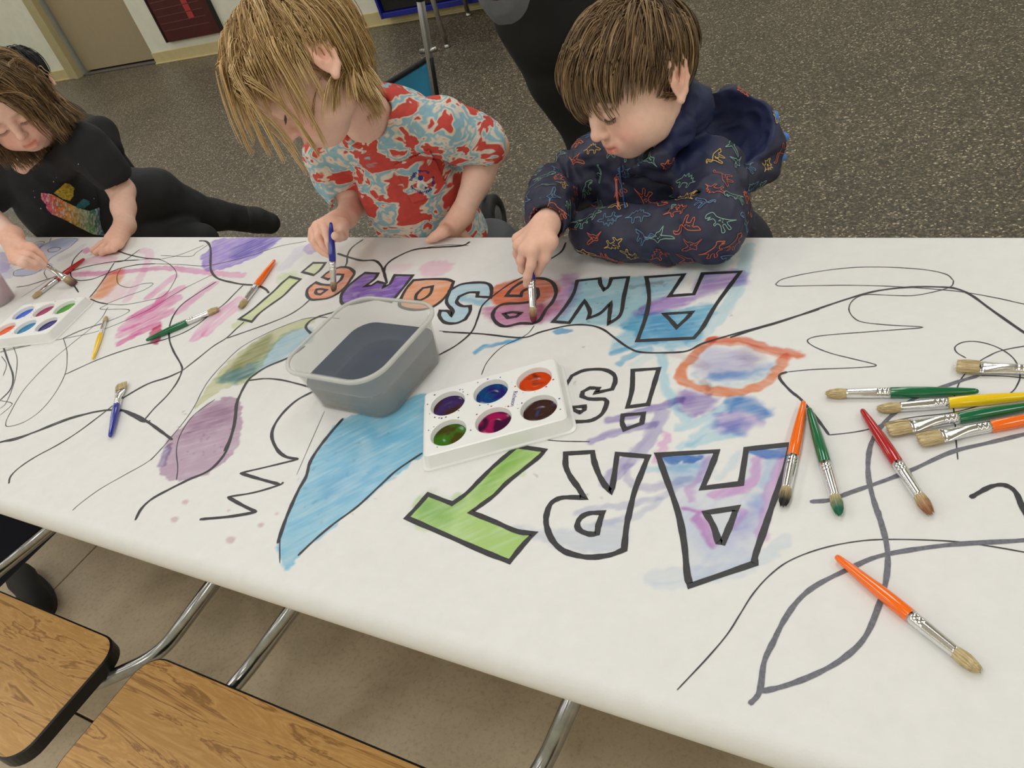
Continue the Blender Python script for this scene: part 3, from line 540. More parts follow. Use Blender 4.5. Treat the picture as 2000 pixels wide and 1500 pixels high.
LINES = [
 ('A', TK, [(1215,95),(1260,100),(1285,140),(1285,230),(1290,280),(1330,325),(1420,350),(1490,362),(1570,368),(1620,390),(1642,415)]),
 ('A', MD, [(395,912),(600,820),(800,750),(960,710),(1100,665),(1200,610),(1290,540),(1370,480),(1430,420),(1485,365)]),
 ('A', MD, [(1110,890),(1200,820),(1300,740),(1380,690),(1440,635),(1490,590)]), ('A', MD, [(1385,690),(1500,650),(1640,600),(1760,550),(1840,500),(1890,455)]),
 ('A', MD, [(1320,345),(1200,420),(1110,485),(1060,550),(1035,620),(1035,700),(1060,770),(1105,850),(1110,890),(1080,960),(1020,1040),(940,1120),(885,1185)]),
 ('A', TK, [(1110,890),(1020,930),(900,970),(760,1050),(690,1105)]),
 ('E', MD, [(650,20),(560,90),(440,180),(330,250),(200,320),(110,380),(60,430),(50,470)]),
 ('E', TK, [(-40,250),(0,240),(130,205),(270,155),(420,100),(560,65),(680,62),(760,90),(830,130),(900,180),(962,226)]), ('E', MD, [(0,238),(100,222),(290,140),(430,92),(600,60)]), ('E', MD, [(690,65),(750,100),(800,125),(840,120)]),
 ('A', TN, [(1990,560),(1880,567),(1800,590),(1650,650),(1480,740),(1370,840),(1280,940),(1230,1020),(1190,1100),(1130,1190),(1040,1300),(990,1360),(920,1435)]),
 ('E', TN, [(910,265),(830,345),(700,420),(560,500),(450,580),(405,620)]), ('E', TN, [(1200,0),(1080,90),(1010,190),(985,280),(992,380),(985,450)]),
 ('B', TK, [(640,770),(540,840),(400,900),(320,950),(275,990),(230,1070),(200,1150),(195,1230),(170,1340),(125,1440)]), ('B', TK, [(690,700),(645,655),(665,615),(720,585),(800,560),(860,545)]), ('B', TN, [(720,585),(800,590),(860,595)]),
 ('E', TK, [(1325,-5),(1308,130),(1282,230),(1250,310),(1170,395),(1050,450),(950,500),(850,555),(790,610),(755,675)]),
 ('B', MD, [(275,990),(380,978),(480,985),(590,1010),(700,1040)]),
 ('E', TK, [(1760,-50),(1650,10),(1560,100),(1517,190),(1540,270),(1590,318),(1665,335)]), ('E', MD, [(1665,335),(1500,375),(1340,412)]), ('E', TK, [(1340,412),(1450,445),(1560,475)]), ('E', MD, [(1580,462),(1560,478),(1420,520),(1270,545)]), ('E', TK, [(1270,545),(1350,590),(1432,630)]), ('E', TK, [(1432,630),(1280,655),(1115,670)]),
 ('F', TK, [(555,122),(470,220),(400,310),(345,400),(320,490),(270,580),(220,690),(180,790),(138,918)]), ('F', MD, [(1060,342),(900,450),(800,540),(650,680),(500,790),(380,890),(268,996)]), ('F', TN, [(190,760),(155,880),(152,1045)]), ('F', 0.0008, [(437,75),(360,250),(260,480)]),
 ('B', TK, [(1690,105),(1640,130),(1500,140),(1340,155),(1220,205),(1160,250),(1142,300),(1160,370)]), ('B', TK, [(845,180),(920,205),(1000,225),(1080,225),(1120,255),(1145,310),(1162,372)]), ('B', MD, [(1010,90),(940,140),(910,190),(905,240),(890,270)]),
 ('B', TN, [(1680,130),(1560,125),(1420,140)]),
 ('C', MD, [(-100,595),(0,600),(130,608),(340,628),(450,595),(600,560),(710,558),(790,580),(860,630),(930,680),(1000,708),(1130,712),(1260,703),(1350,660),(1500,615),(1700,560),(2000,470)]),
 ('D', MD, [(-150,498),(0,450),(150,405),(320,345),(500,285),(650,245),(830,225),(1000,225),(1080,235),(1160,270),(1270,350),(1460,482)]),
 ('C', TN, [(340,628),(230,680),(150,760),(115,835)]), ('B', MD, [(2330,40),(2300,110),(2270,170),(2180,230),(2090,300),(1950,370),(1850,440),(1770,510),(1740,590),(1700,680),(1610,760),(1515,815),(1440,850)]), ('C', TN, [(410,560),(380,600),(340,628)]),
 ('C', TN, [(440,1195),(560,1205),(720,1208)]), ('C', TN, [(0,600),(-120,590)]),
 ('D', TN, [(1062,190),(1050,220),(980,245),(850,270),(730,270),(600,265),(540,280),(505,310),(495,350),(520,390),(570,415),(700,430),(895,443),(700,460),(500,475),(360,487),(290,500),(270,520),(310,550),(400,585),(520,615),(640,647),(570,660),(300,672),(160,685)]),
 ('D', TN, [(95,210),(140,180),(300,145),(500,120),(700,117),(900,130),(1020,155),(1062,190)]), ('D', TN, [(95,210),(130,220),(300,217),(500,215),(700,220),(900,232),(1100,250),(1300,285),(1460,320)]),
 ('D', MD, [(160,685),(120,700),(125,730),(180,790),(240,840),(330,950),(387,1027)]), ('D', TN, [(387,1027),(500,1015),(605,995),(700,960),(850,930),(1060,905),(1270,850)]),
 ('D', TN, [(1130,610),(1080,580),(1070,550),(1110,525),(1180,520),(1270,540),(1350,580),(1400,630),(1422,700),(1410,750),(1370,800),(1250,860)]), ('D', TN, [(1460,543),(1320,570),(1250,600),(1200,630),(1130,690),(1090,750),(1062,850),(1070,950),(1075,1050),(1085,1160)]), ('D', TN, [(1200,705),(1330,708),(1460,720)]),
 ('D', TK, [(1450,1450),(1400,1340),(1340,1300),(1270,1305),(1200,1340),(1152,1368)]),
 ('H', TN, [(2020,278),(1800,240),(1600,215),(1300,205),(1100,215),(900,255),(730,320),(620,400),(530,500),(460,610),(390,720),(280,850),(118,1022)]),
 ('A', MD, [(700,225),(640,320),(590,390),(548,440)]), ('A', MD, [(100,378),(180,365),(350,310),(520,255),(700,222),(850,212)]), ('A', TN, [(850,212),(950,205),(1030,235),(1077,290),(1060,350),(1000,430),(900,460),(760,485),(660,482)]),
 ('A', MD, [(530,70),(505,150),(450,210),(432,280),(440,320),(480,337),(560,330),(640,300),(740,262),(850,240),(950,235)]), ('A', TN, [(950,235),(1100,240),(1250,248),(1400,220),(1550,180),(1700,130),(1870,98)]),
 ('A', MD, [(695,148),(780,178),(880,200),(980,208)]), ('A', TN, [(980,208),(1100,180),(1250,120),(1310,75)]), ('A', TN, [(1285,110),(1200,165),(1160,190),(980,185)]), ('A', MD, [(950,68),(850,150),(760,215),(700,225)]),
 ('A', TN, [(740,260),(715,310),(725,360),(790,380),(870,358),(935,356),(880,395),(780,430),(650,480)]), ('A', MD, [(552,450),(600,470),(660,482)]), ('A', TN, [(660,482),(615,512),(780,514),(760,545),(640,595)]),
 ('A', MD, [(640,595),(500,640),(387,690)]), ('A', TN, [(387,690),(405,750),(410,800),(400,900),(340,1020),(250,1130),(150,1200),(60,1228),(35,1215),(60,1150),(150,1000),(300,840),(430,730),(600,590),(660,500)]),
 ('A', TN, [(-40,785),(200,730),(400,690),(620,640),(900,520),(1100,400),(1300,300)]), ('A', MD, [(18,735),(50,830),(80,920),(65,1000),(0,1070)]), ('A', TN, [(80,735),(105,820),(90,950),(40,1080),(0,1120)]), ('A', TN, [(0,1070),(70,1085),(60,1110),(0,1160)]), ('A', TN, [(-30,790),(40,760),(160,735)]), ('A', TN, [(10,800),(40,850),(20,920)]),
 ('A', TN, [(478,84),(400,80),(320,95),(240,140),(210,190)]), ('A', TN, [(478,84),(430,130),(370,165),(310,200),(280,245)]), ('A', TN, [(290,150),(330,135),(370,140),(345,160),(300,163),(290,150)]), ('A', TN, [(275,60),(312,78),(305,98)]), ('A', TN, [(195,130),(225,102),(272,104),(235,140)]),
 ('A', TN, [(275,250),(180,262),(100,275),(82,298),(100,310),(200,300),(270,260)]), ('A', TN, [(285,262),(270,290),(290,330)]), ('A', TN, [(130,440),(240,370),(300,330),(340,310)]), ('A', MD, [(430,340),(460,380),(480,410)]),
]
GREYS = [('D', TK, [(1200,705),(1050,750),(850,830),(740,910),(670,980),(620,1060),(600,1150),(600,1250),(620,1350),(650,1450),(690,1580)]), ('H', TK, [(1205,40),(1230,130),(1258,260),(1255,400),(1220,540),(1140,730),(1020,850),(860,940),(700,1000),(575,1030)]),
 ('D', TK, [(1460,1020),(1250,1070),(1050,1120),(850,1210),(700,1270),(500,1340),(390,1380),(283,1389)]), ('H', TK, [(2020,208),(1650,230),(1400,260),(1200,300),(1050,365),(880,450),(780,530),(700,640),(640,760),(590,870),(565,1030),(510,1100)])]
for lst, mt in ((LINES, M_INK), (GREYS, M_GREY)):
    for z, w, p in lst:
        q = art(z, p); ox, oy, s = ZOOM[z]
        for rev in (False, True):                      # lines that leave the picture run on over the rest of the sheet
            e = p[0] if rev else p[-1]
            if ox+e[0]/s > 1994:
                if rev: q = q[::-1]
                d = q[-1]-q[-2]; d = d/np.linalg.norm(d); n_ = np.array([-d[1], d[0]])*random.uniform(-.5, .5); q = q+[q[-1]+d*t+n_*t*t*3 for t in (.06, .12, .18, .25)]
                if rev: q = q[::-1]
        q = [v for v in q if .338 < v[1] < 1.092]
        V, F = ribbon(smooth_path(q, 6) if len(q) > 2 else resample(q, 4)[:5], w, False, 0.12); mesh_obj('marker_line', V, F, mt, paper, smooth=False)
# ================================================================== BRUSHES
M_FERRULE = simple('aluminium_ferrule', (0.82, 0.82, 0.83), 0.16, 1.0, var=0.05, vscale=90)
HANDLE = {k: simple(k+'_lacquer', c, 0.16, var=0.03, coat=0.6) for k, c in dict(orange=srgb(255,112,10), green=srgb(8,104,62), red=srgb(176,20,26), yellow=srgb(246,206,10), blue=srgb(18,34,150)).items()}
def m_bristle(tip, amount):
    m, nt, b = node_mat('bristle'); tc = N(nt, 'ShaderNodeTexCoord'); sx = N(nt, 'ShaderNodeSeparateXYZ'); nt.links.new(tc.outputs['Object'], sx.inputs[0])
    v = coords(nt, (30, 900, 900)); n = noise(nt, v, 1.0, 3, 0.7); r = ramp(nt, [(0.3, srgb(150, 128, 84)), (0.65, srgb(226, 206, 160))]); nt.links.new(n.outputs[0], r.inputs[0])
    mr = N(nt, 'ShaderNodeMapRange'); mr.inputs[1].default_value = 0.024; mr.inputs[2].default_value = 0.006; mr.inputs[3].default_value = 0; mr.inputs[4].default_value = amount; nt.links.new(sx.outputs[0], mr.inputs[0])
    mx = N(nt, 'ShaderNodeMix', data_type='RGBA'); nt.links.new(mr.outputs[0], mx.inputs[0]); nt.links.new(r.outputs[0], mx.inputs[6]); mx.inputs[7].default_value = (*tip, 1)
    nt.links.new(mx.outputs[2], b.inputs['Base Color']); b.inputs['Roughness'].default_value = 0.7; return m
def rings(secs, seg=18):            # secs: (x, half width y, half height z)
    V = []; F = []
    for (x, a, c) in secs:
        for j in range(seg):
            t = 2*math.pi*j/seg; V.append((x, a*math.cos(t), c*math.sin(t)))
    n = len(secs)
    for i in range(n-1):
        for j in range(seg):
            k = (j+1) % seg; F.append((i*seg+j, i*seg+k, (i+1)*seg+k, (i+1)*seg+j))
    F.append(tuple(range(seg))[::-1]); F.append(tuple((n-1)*seg+j for j in range(seg))); return V, F
def brush(tip, end, colour, label, flat=False, tipcol=None, amount=0.0, length=None, r=0.0064, wet=False, at=None, group=None):
    """origin at the bristle tip, local +X runs to the handle end"""
    if at is None:
        A = atz(*tip, TZ+r*0.9); B = atz(*end, TZ+r*0.9)
    else: A, B = at
    A = np.array(A); B = np.array(B); d = B-A; L = np.linalg.norm(d) if length is None else length; d = d/np.linalg.norm(d)
    z = np.array([0, 0, 1.0]); yv = np.cross(z, d); yv /= np.linalg.norm(yv); zv = np.cross(d, yv)
    o = empty('paintbrush', (0, 0, 0), label, 'paintbrush', group)
    o.matrix_world = Matrix(((d[0], yv[0], zv[0], A[0]), (d[1], yv[1], zv[1], A[1]), (d[2], yv[2], zv[2], A[2]), (0, 0, 0, 1)))
    b0, f1 = 0.15*L, 0.44*L
    V, F = rings([(f1-.002, r*.90, r*.90), (f1+.001, r, r), (f1+.22*(L-f1), r*1.04, r*1.04), (f1+.45*(L-f1), r*.95, r*.95), (f1+.8*(L-f1), r*.68, r*.68), (L-.004, r*.52, r*.52), (L-.001, r*.38, r*.38), (L, r*.1, r*.1)])
    mesh_obj('handle', V, F, HANDLE[colour], o)
    if flat: s = [(b0-.001, r*1.55, r*.42), (b0+.004, r*1.55, r*.42), (b0+.007, r*1.48, r*.46), (b0+.012, r*1.32, r*.62), (b0+.018, r*1.15, r*.80), (b0+.024, r*1.03, r*.93)]
    else: s = [(b0-.001, r*.80, r*.80), (b0-.0008, r*.86, r*.86), (b0+.001, r*.865, r*.865), (b0+.012, r*.90, r*.90)]
    s += [(f1-.018, r*.965, r*.965), (f1-.0155, r*.975, r*.975), (f1-.0145, r*.98, r*.98)]
    for x in (f1-.012, f1-.007): s += [(x-.0012, r*.98, r*.98), (x, r*.90, r*.90), (x+.0012, r*.98, r*.98)]
    s += [(f1, r*1.0, r*1.0)]
    V, F = rings(s); mesh_obj('ferrule', V, F, M_FERRULE, o)
    mb = m_bristle(tipcol or srgb(200, 180, 130), amount)
    if flat: s = [(0.0012, r*1.45, r*.22), (0.004, r*1.6, r*.30), (b0*.5, r*1.62, r*.42), (b0+.001, r*1.5, r*.4)]
    else: s = [(0.0004, r*.18, r*.18), (0.003, r*.5, r*.5), (b0*.35, r*.82, r*.82), (b0*.7, r*.95, r*.95), (b0+.001, r*.84, r*.84)]
    parts = [rings(s)]
    for k in range(44):
        if flat:
            y0 = random.uniform(-1.5, 1.5)*r; sg = random.choice((-1, 1)); p = [(b0, y0*.93, sg*r*.36), (b0*.5, y0*1.06, sg*r*.43), (random.uniform(-.0015, .003), y0*1.03, sg*r*.2)]
        else:
            a = random.uniform(0, 2*math.pi); e = random.uniform(.1, .62); c, s_ = math.cos(a), math.sin(a); p = [(b0, r*.8*c, r*.8*s_), (b0*.6, r*.96*c, r*.96*s_), (b0*.25, r*.75*c, r*.75*s_), (random.uniform(-.0008, .003), r*e*c, r*e*s_)]
        parts.append(tube(p, [0.00035]*(len(p)-1)+[0.00015], 4, False))
    V, F = merge(*parts); mesh_obj('bristles', V, F, mb, o); return o
DK, GT, RS, MV = srgb(40,38,36), srgb(30,110,84), srgb(150,84,52), srgb(92,60,62)
brush((1915,1312), (1632,1086), 'orange', 'bright orange round brush lying alone inside the grey leaf-shaped marker loop')
brush((1818,1003), (1683,800), 'red', 'red-handled brush with rust-stained bristles near the green and orange brushes', tipcol=RS, amount=.8)
brush((1529,988), (1570,784), 'orange', 'orange brush with black-stained bristles across the corner of the large letter A', tipcol=DK, amount=1)
brush((1641,1005), (1580,797), 'green', 'green brush with bristles stained teal green, its end touching an orange handle', tipcol=GT, amount=1)
brush((1612,769), (1912,764), 'green', 'green round brush with clean bristles lying beside the yellow-handled brush', amount=0)
brush((1712,799), (1990,775), 'yellow', 'yellow round brush lying between two green-handled brushes', length=.165)
brush((1732,840), (1990,797), 'green', 'green flat brush lying between the yellow and orange brushes', flat=True, length=.165)
brush((1792,860), (1990,823), 'orange', 'orange flat brush with wide clean bristles, beside the green flat brush', flat=True, length=.165)
brush((1866,714), (1995,722), 'blue', 'flat brush with wide bristles and long silver ferrule, lying apart from the green round brush', flat=True, length=.165)
brush((468,602), (537,508), 'orange', 'orange brush lying beside the pale green exclamation mark', amount=.3, tipcol=srgb(150,120,60))
brush((428,602), (285,665), 'green', 'green brush lying over the bright pink paint strokes')
brush((208,618), (181,701), 'yellow', 'small yellow brush lying near the tray with the green corner well', r=.0048)
brush((238,748), (215,853), 'blue', 'dark blue flat brush lying on a bare part of the paper', flat=True)
brush((64,582), (165,505), 'red', 'red brush lying under the blue brush held by the child in black')
brush(None, None, 'blue', 'blue brush held upright over the orange letter E', at=(atz(652,570,TZ+.002), atz(646,434,.853)), tipcol=MV, amount=.8)
brush(None, None, 'blue', 'blue brush held in the fingers of the boy in the dinosaur jacket', at=(atz(1042,629,TZ+.002), np.array([-.664,.968,.838])), tipcol=srgb(120,50,50), amount=1)
brush(None, None, 'blue', 'blue flat brush with mauve bristles held by the child in the black shirt', at=(atz(147,556,TZ+.003), atz(20,473,.86)), tipcol=MV, amount=1, flat=True, r=.0062)

# ================================================================== PAINT TRAYS
M_TRAY = simple('white_tray_plastic', srgb(238, 238, 236), 0.28, var=0.02, vscale=30)
def m_paint(name, c1, c2, mid):
    m, nt, b = node_mat(name); n = noise(nt, coords(nt), 34, 1.5, .5, .6); r = ramp(nt, [(mid-.06, c1), (mid+.06, c2)]); nt.links.new(n.outputs[0], r.inputs[0]); nt.links.new(r.outputs[0], b.inputs['Base Color'])
    b.inputs['Roughness'].default_value = 0.12; b.inputs['Specular IOR Level'].default_value = 0.22; return m
def tray(loc, rz, cols, label, spots, name_text):
    o = empty('paint_tray', loc, label, 'paint tray', 'six-well watercolour trays', rz)
    LX, LY, HT, R = .100, .071, .021, .0262
    wells = [(-.062+.062*i, (.031 if j == 0 else -.031)) for j in range(2) for i in range(3)]
    # body: a top sheet pierced by six dished wells, with a sloped skirt and a small flange
    bm = bmesh.new(); seg = 40
    outer = rrect(-LX+.006, LX-.006, -LY+.006, LY-.006, .006, 5)
    ov = [bm.verts.new((x, y, HT)) for x, y in outer]; oe = [bm.edges.new((ov[i], ov[(i+1) % len(ov)])) for i in range(len(ov))]
    alle = list(oe); rimrings = []
    for wx, wy in wells:
        rv = [bm.verts.new((wx+R*math.cos(2*math.pi*k/seg), wy+R*math.sin(2*math.pi*k/seg), HT)) for k in range(seg)]
        alle += [bm.edges.new((rv[k], rv[(k+1) % seg])) for k in range(seg)]; rimrings.append((wx, wy, rv))
    bmesh.ops.triangle_fill(bm, use_beauty=True, use_dissolve=False, edges=alle)
    bad = [f for f in bm.faces if any((f.calc_center_median().x-wx)**2+(f.calc_center_median().y-wy)**2 < (R*.97)**2 and all(abs(math.hypot(v.co.x-wx, v.co.y-wy)-R) < 1e-4 for v in f.verts) for wx, wy in wells)]
    bmesh.ops.delete(bm, geom=bad, context='FACES_ONLY')
    for wx, wy, rv in rimrings:
        prev = rv
        for rr, zz in ((R-.0012, HT-.0006), (R-.0030, HT-.0075), (R-.0060, HT-.0100), (R*.35, HT-.0108)):
            nv = [bm.verts.new((wx+rr*math.cos(2*math.pi*k/seg), wy+rr*math.sin(2*math.pi*k/seg), zz)) for k in range(seg)]
            for k in range(seg): bm.faces.new((prev[k], prev[(k+1) % seg], nv[(k+1) % seg], nv[k]))
            prev = nv
        bm.faces.new(prev)
    prev = ov
    for (ex, r, z) in ((.004, .007, HT-.0012), (.0, .009, .003), (-.0035, .011, .0022), (-.0035, .011, 0.0), (0.002, .008, 0.0)):
        nv = [bm.verts.new((x, y, z)) for x, y in rrect(-LX+ex, LX-ex, -LY+ex, LY-ex, r, 5)]
        for k in range(len(nv)): bm.faces.new((prev[k], prev[(k+1) % len(nv)], nv[(k+1) % len(nv)], nv[k]))
        prev = nv
    bmesh.ops.recalc_face_normals(bm, faces=bm.faces[:])
    bm_obj('tray_body', bm, M_TRAY, o, smooth=False)
    for (wx, wy), (nm, c1, c2, mid) in zip(wells, cols):
        # a dished cake of wet paint with a raised ring round the button in its middle
        pr = [(R-.0034, HT-.0070), (R-.0050, HT-.0076), (R*.55, HT-.0082), (R*.36, HT-.0082), (R*.31, HT-.0078), (R*.26, HT-.0080), (R*.12, HT-.0079), (.0003, HT-.0078)]
        V, F = lathe(pr, 36); V = [(x+wx, y+wy, z) for x, y, z in V]
        mesh_obj('paint_cake', V, F, m_paint(nm+'_paint', c1, c2, mid), o, label=nm+' wet paint in its round well')
    rr = random.Random(spots); parts = {}
    for k in range(46):
        i = rr.randrange(6); wx, wy = wells[i]; a = rr.uniform(0, 6.28); d = R+rr.uniform(.0005, .006); x, y = wx+d*math.cos(a), wy+d*math.sin(a); s = rr.uniform(.0004, .0016)
        if abs(x) > LX-.008 or abs(y) > LY-.008 or any(math.hypot(x-a_, y-b_) < R+s for a_, b_ in wells): continue
        n = 9; V = [(x+s*rr.uniform(.7, 1.3)*math.cos(6.283*q/n), y+s*rr.uniform(.7, 1.2)*math.sin(6.283*q/n), HT+.0002) for q in range(n)]
        parts.setdefault(i, []).append((V, [tuple(range(n))]))
    for i, ps in parts.items():
        V, F = merge(*ps); mesh_obj('paint_splatter', V, F, simple(cols[i][0]+'_splatter', cols[i][1], .2), o, smooth=False)
    if name_text:
        cu = bpy.data.curves.new('brand_lettering', 'FONT'); cu.body = 'Richeson'; cu.size = .0085; cu.align_x = 'CENTER'; cu.extrude = .00005
        to = bpy.data.objects.new('brand_lettering', cu); COL.objects.link(to); bpy.context.view_layer.update()
        me = bpy.data.meshes.new_from_object(to.evaluated_get(bpy.context.evaluated_depsgraph_get())); bpy.data.objects.remove(to)
        to = bpy.data.objects.new('brand_lettering', me); COL.objects.link(to); me.materials.append(simple('navy_print', srgb(40, 44, 110), .5))
        to.location = (.0285, .001, HT+.0002); to.rotation_euler = (0, 0, math.radians(-103)); put(to, o)
    return o
BR = srgb(62, 38, 34)
tray((-.585, .647, TZ), math.radians(32), [('purple', srgb(58,38,92), BR, .55), ('blue', srgb(10,66,122), srgb(34,32,104), .6), ('orange', srgb(206,66,20), srgb(104,40,16), .58),
     ('green', srgb(60,112,30), srgb(66,66,20), .5), ('magenta', srgb(158,20,82), srgb(62,16,52), .5), ('cobalt', srgb(56,76,150), BR, .5)], 'white six-well paint tray with wet muddy paints beside the plastic water tub', 5, True)
tray((-1.822, .735, TZ), math.radians(14), [('bright blue', srgb(54,92,204), srgb(70,110,216), .6), ('raspberry', srgb(164,44,96), srgb(140,36,84), .6), ('leaf green', srgb(70,148,40), srgb(96,170,56), .6),
     ('orange', srgb(236,92,38), srgb(220,70,30), .6), ('turquoise', srgb(40,128,176), srgb(30,96,150), .6), ('violet', srgb(58,44,128), srgb(44,34,104), .6)], 'white six-well paint tray with bright clean paints beside the cup of pink water', 9, False)

# ================================================================== WATER TUB AND CUP
def m_plastic(name, col, fac, rough):
    m = bpy.data.materials.new(name); m.use_nodes = True; nt = m.node_tree; b = nt.nodes['Principled BSDF']; out = nt.nodes['Material Output']
    b.inputs['Roughness'].default_value = rough; n = noise(nt, coords(nt), 30, 3); r = ramp(nt, [(.3, tuple(c*.94 for c in col)), (.7, col)]); nt.links.new(n.outputs[0], r.inputs[0]); nt.links.new(r.outputs[0], b.inputs['Base Color'])
    tr = N(nt, 'ShaderNodeBsdfTransparent'); mx = N(nt, 'ShaderNodeMixShader'); mx.inputs[0].default_value = fac
    nt.links.new(tr.outputs[0], mx.inputs[1]); nt.links.new(b.outputs[0], mx.inputs[2]); nt.links.new(mx.outputs[0], out.inputs[0]); return m
M_TUB = m_plastic('frosted_polypropylene', srgb(218, 218, 212), .24, .25); M_WATER = m_plastic('grey_paint_water', srgb(88, 96, 110), .82, .06)
def loft(rs, cap0=False, cap1=False):
    V = []; F = []; n = len(rs[0][0])
    for poly, z in rs: V += [(x, y, z) for x, y in poly]
    for i in range(len(rs)-1):
        for j in range(n): F.append((i*n+j, i*n+(j+1) % n, (i+1)*n+(j+1) % n, (i+1)*n+j))
    if cap0: F.append(tuple(range(n))[::-1])
    if cap1: F.append(tuple((len(rs)-1)*n+j for j in range(n)))
    return V, F
sq = lambda h, r: rrect(-h, h, -h, h, r, 10)
tub = empty('water_tub', (-.818, .690, TZ+.0004), 'square frosted plastic tub half full of grey paint water', 'tub', rz=math.radians(-3))
HB = .084
V, F = loft([(sq(.066, .020), .0012), (sq(.075, .026), .0), (sq(.078, .029), .004), (sq(.0845, .037), .050), (sq(.0875, .040), HB-.013), (sq(.0895, .041), HB-.012), (sq(.0905, .042), HB-.003), (sq(.0915, .043), HB), (sq(.0895, .041), HB+.0015), (sq(.0865, .039), HB-.001), (sq(.086, .039), HB-.010), (sq(.0830, .0365), .050), (sq(.0765, .028), .005), (sq(.074, .025), .0022)], True, True)
tb = mesh_obj('tub_wall', V, F, M_TUB, tub)
V, F = loft([(sq(.0955, .046), HB-.0035), (sq(.0962, .047), HB-.001), (sq(.0955, .046), HB+.0015), (sq(.0912, .043), HB+.0022), (sq(.0905, .042), HB-.002), (sq(.0955, .046), HB-.0035)])
mesh_obj('rim', V, F, m_plastic('frosted_rim', srgb(222, 222, 216), .62, .25), tub)
V, F = loft([(sq(.073, .024), .0030), (sq(.0755, .027), .006), (sq(.0818, .0350), .0445), (sq(.0800, .034), .0445)], True, True); mesh_obj('paint_water', V, F, M_WATER, tub)
cup = empty('water_cup', tuple(atz(4, 590, TZ+.0004)), 'clear plastic cup of pink paint water beside the bright paint tray', 'cup')
V, F = lathe([(.001, .0015), (.030, .0), (.033, .002), (.037, .055), (.041, .098), (.0425, .099), (.0425, .101), (.0395, .1), (.0355, .056), (.0315, .004), (.001, .003)], 36); mesh_obj('cup_wall', V, F, m_plastic('clear_cup_plastic', srgb(226, 220, 222), .34, .15), cup)
V, F = lathe([(.001, .0042), (.0308, .0045), (.0348, .055), (.033, .0551), (.001, .0551)], 36); mesh_obj('pink_water', V, F, m_plastic('pink_water', srgb(214, 140, 166), .72, .08), cup)

# ================================================================== BACKGROUND THINGS
M_MAROON = simple('maroon_board', srgb(70, 14, 18), .35, var=.15, vscale=8)
pw = lambda px, py: aty(px, py, WY-.03)
q0, q1 = pw(328, 83), pw(436, 66)
wb = empty('wall_board', ((q0[0]+q1[0])/2, WY-.02, q0[2]), 'dark red board with a red block scale on the wall beside the door', 'board')
wl = q1[0]-q0[0]; box_obj('board', (0, 0, .55), (wl, .03, 1.1), M_MAROON, wb, bevel=.003)
for s in (-1, 1): box_obj('frame_rail', (s*wl/2, -.003, .55), (.02, .04, 1.1), simple('dark_board_edge', srgb(20, 8, 8), .4), wb, bevel=.003)
for k in range(6): box_obj('red_block', (.10, -.017, .19+k*.062), (.075, .006, .056), simple('red_block', srgb(168, 52, 56), .5, var=.08), wb, bevel=.002)
for k in range(16): box_obj('printed_line', (-.03, -.0155, .10+k*.062), (wl*.82, .002, .004), simple('pale_rule', srgb(112, 66, 62), .6), wb, bevel=0)
# blue rack against the wall, with a low metal table before it
M_BLUE = simple('blue_plastic', srgb(18, 30, 128), .4, var=.08); M_BLK = simple('black_fabric', (.006, .006, .007), .75)
b0, b1 = aty(745, 38, WY-.10), aty(945, 3, WY-.10)
rk = empty('storage_rack', ((b0[0]+b1[0])/2, WY-.055, b0[2]), 'blue wall rack with dark shelf openings hanging above the base moulding', 'rack'); rw = b1[0]-b0[0]
bm = bmesh.new(); add_box(bm, (0, .04, .45), (rw, .02, .9)); add_box(bm, (-rw/2+.01, 0, .45), (.02, .09, .9)); add_box(bm, (rw/2-.01, 0, .45), (.02, .09, .9)); bm_obj('rack_frame', bm, M_BLUE, rk, smooth=False)
for k in range(6): box_obj('shelf', (0, -.004, .02+k*.15), (rw-.04, .08, .04), M_BLUE, rk, bevel=.004)
for k in range(5): box_obj('dark_opening_block', (0, .006, .095+k*.15), (rw-.06, .05, .105), M_BLK, rk, bevel=.006)  # solid black blocks added so the shelf openings look dark inside
# classroom table legs
M_SILV = simple('brushed_tube', (.55, .54, .52), .3, 1.0, var=.08)
ct = empty('classroom_table', (aty(905, 40, 4.7)[0], 4.9, 0), 'small classroom table on chrome legs in front of the blue rack', 'table'); cx = ct.location.x; zt = .62
lp = [atz(873, 90, .01), atz(915, 28, .01)]
for k, g in enumerate([lp[0], lp[1], lp[0]+np.array([1.1, 0, 0]), lp[1]+np.array([1.1, 0, 0])]):
    t = np.array([g[0]-cx, g[1]-4.9, 0]); sh = np.array([.02, .03, 0])
    V, F = tube([t+(0, 0, .025), t+sh*.3+(0, 0, zt)], .016, 12); lg = mesh_obj('leg', V, F, M_SILV, ct)
    V, F = lathe([(.002, 0), (.022, 0), (.024, .006), (.018, .018), (.012, .03), (.002, .03)], 14); V = [(x+t[0], y+t[1], z) for x, y, z in V]; mesh_obj('glide', V, F, M_CHROME, lg)
mid = (lp[0]+lp[1])/2; box_obj('top', (mid[0]-cx+.55, mid[1]-4.9, zt+.0125), (1.35, abs(lp[1][1]-lp[0][1]), .025), M_OAK, ct, bevel=.004)
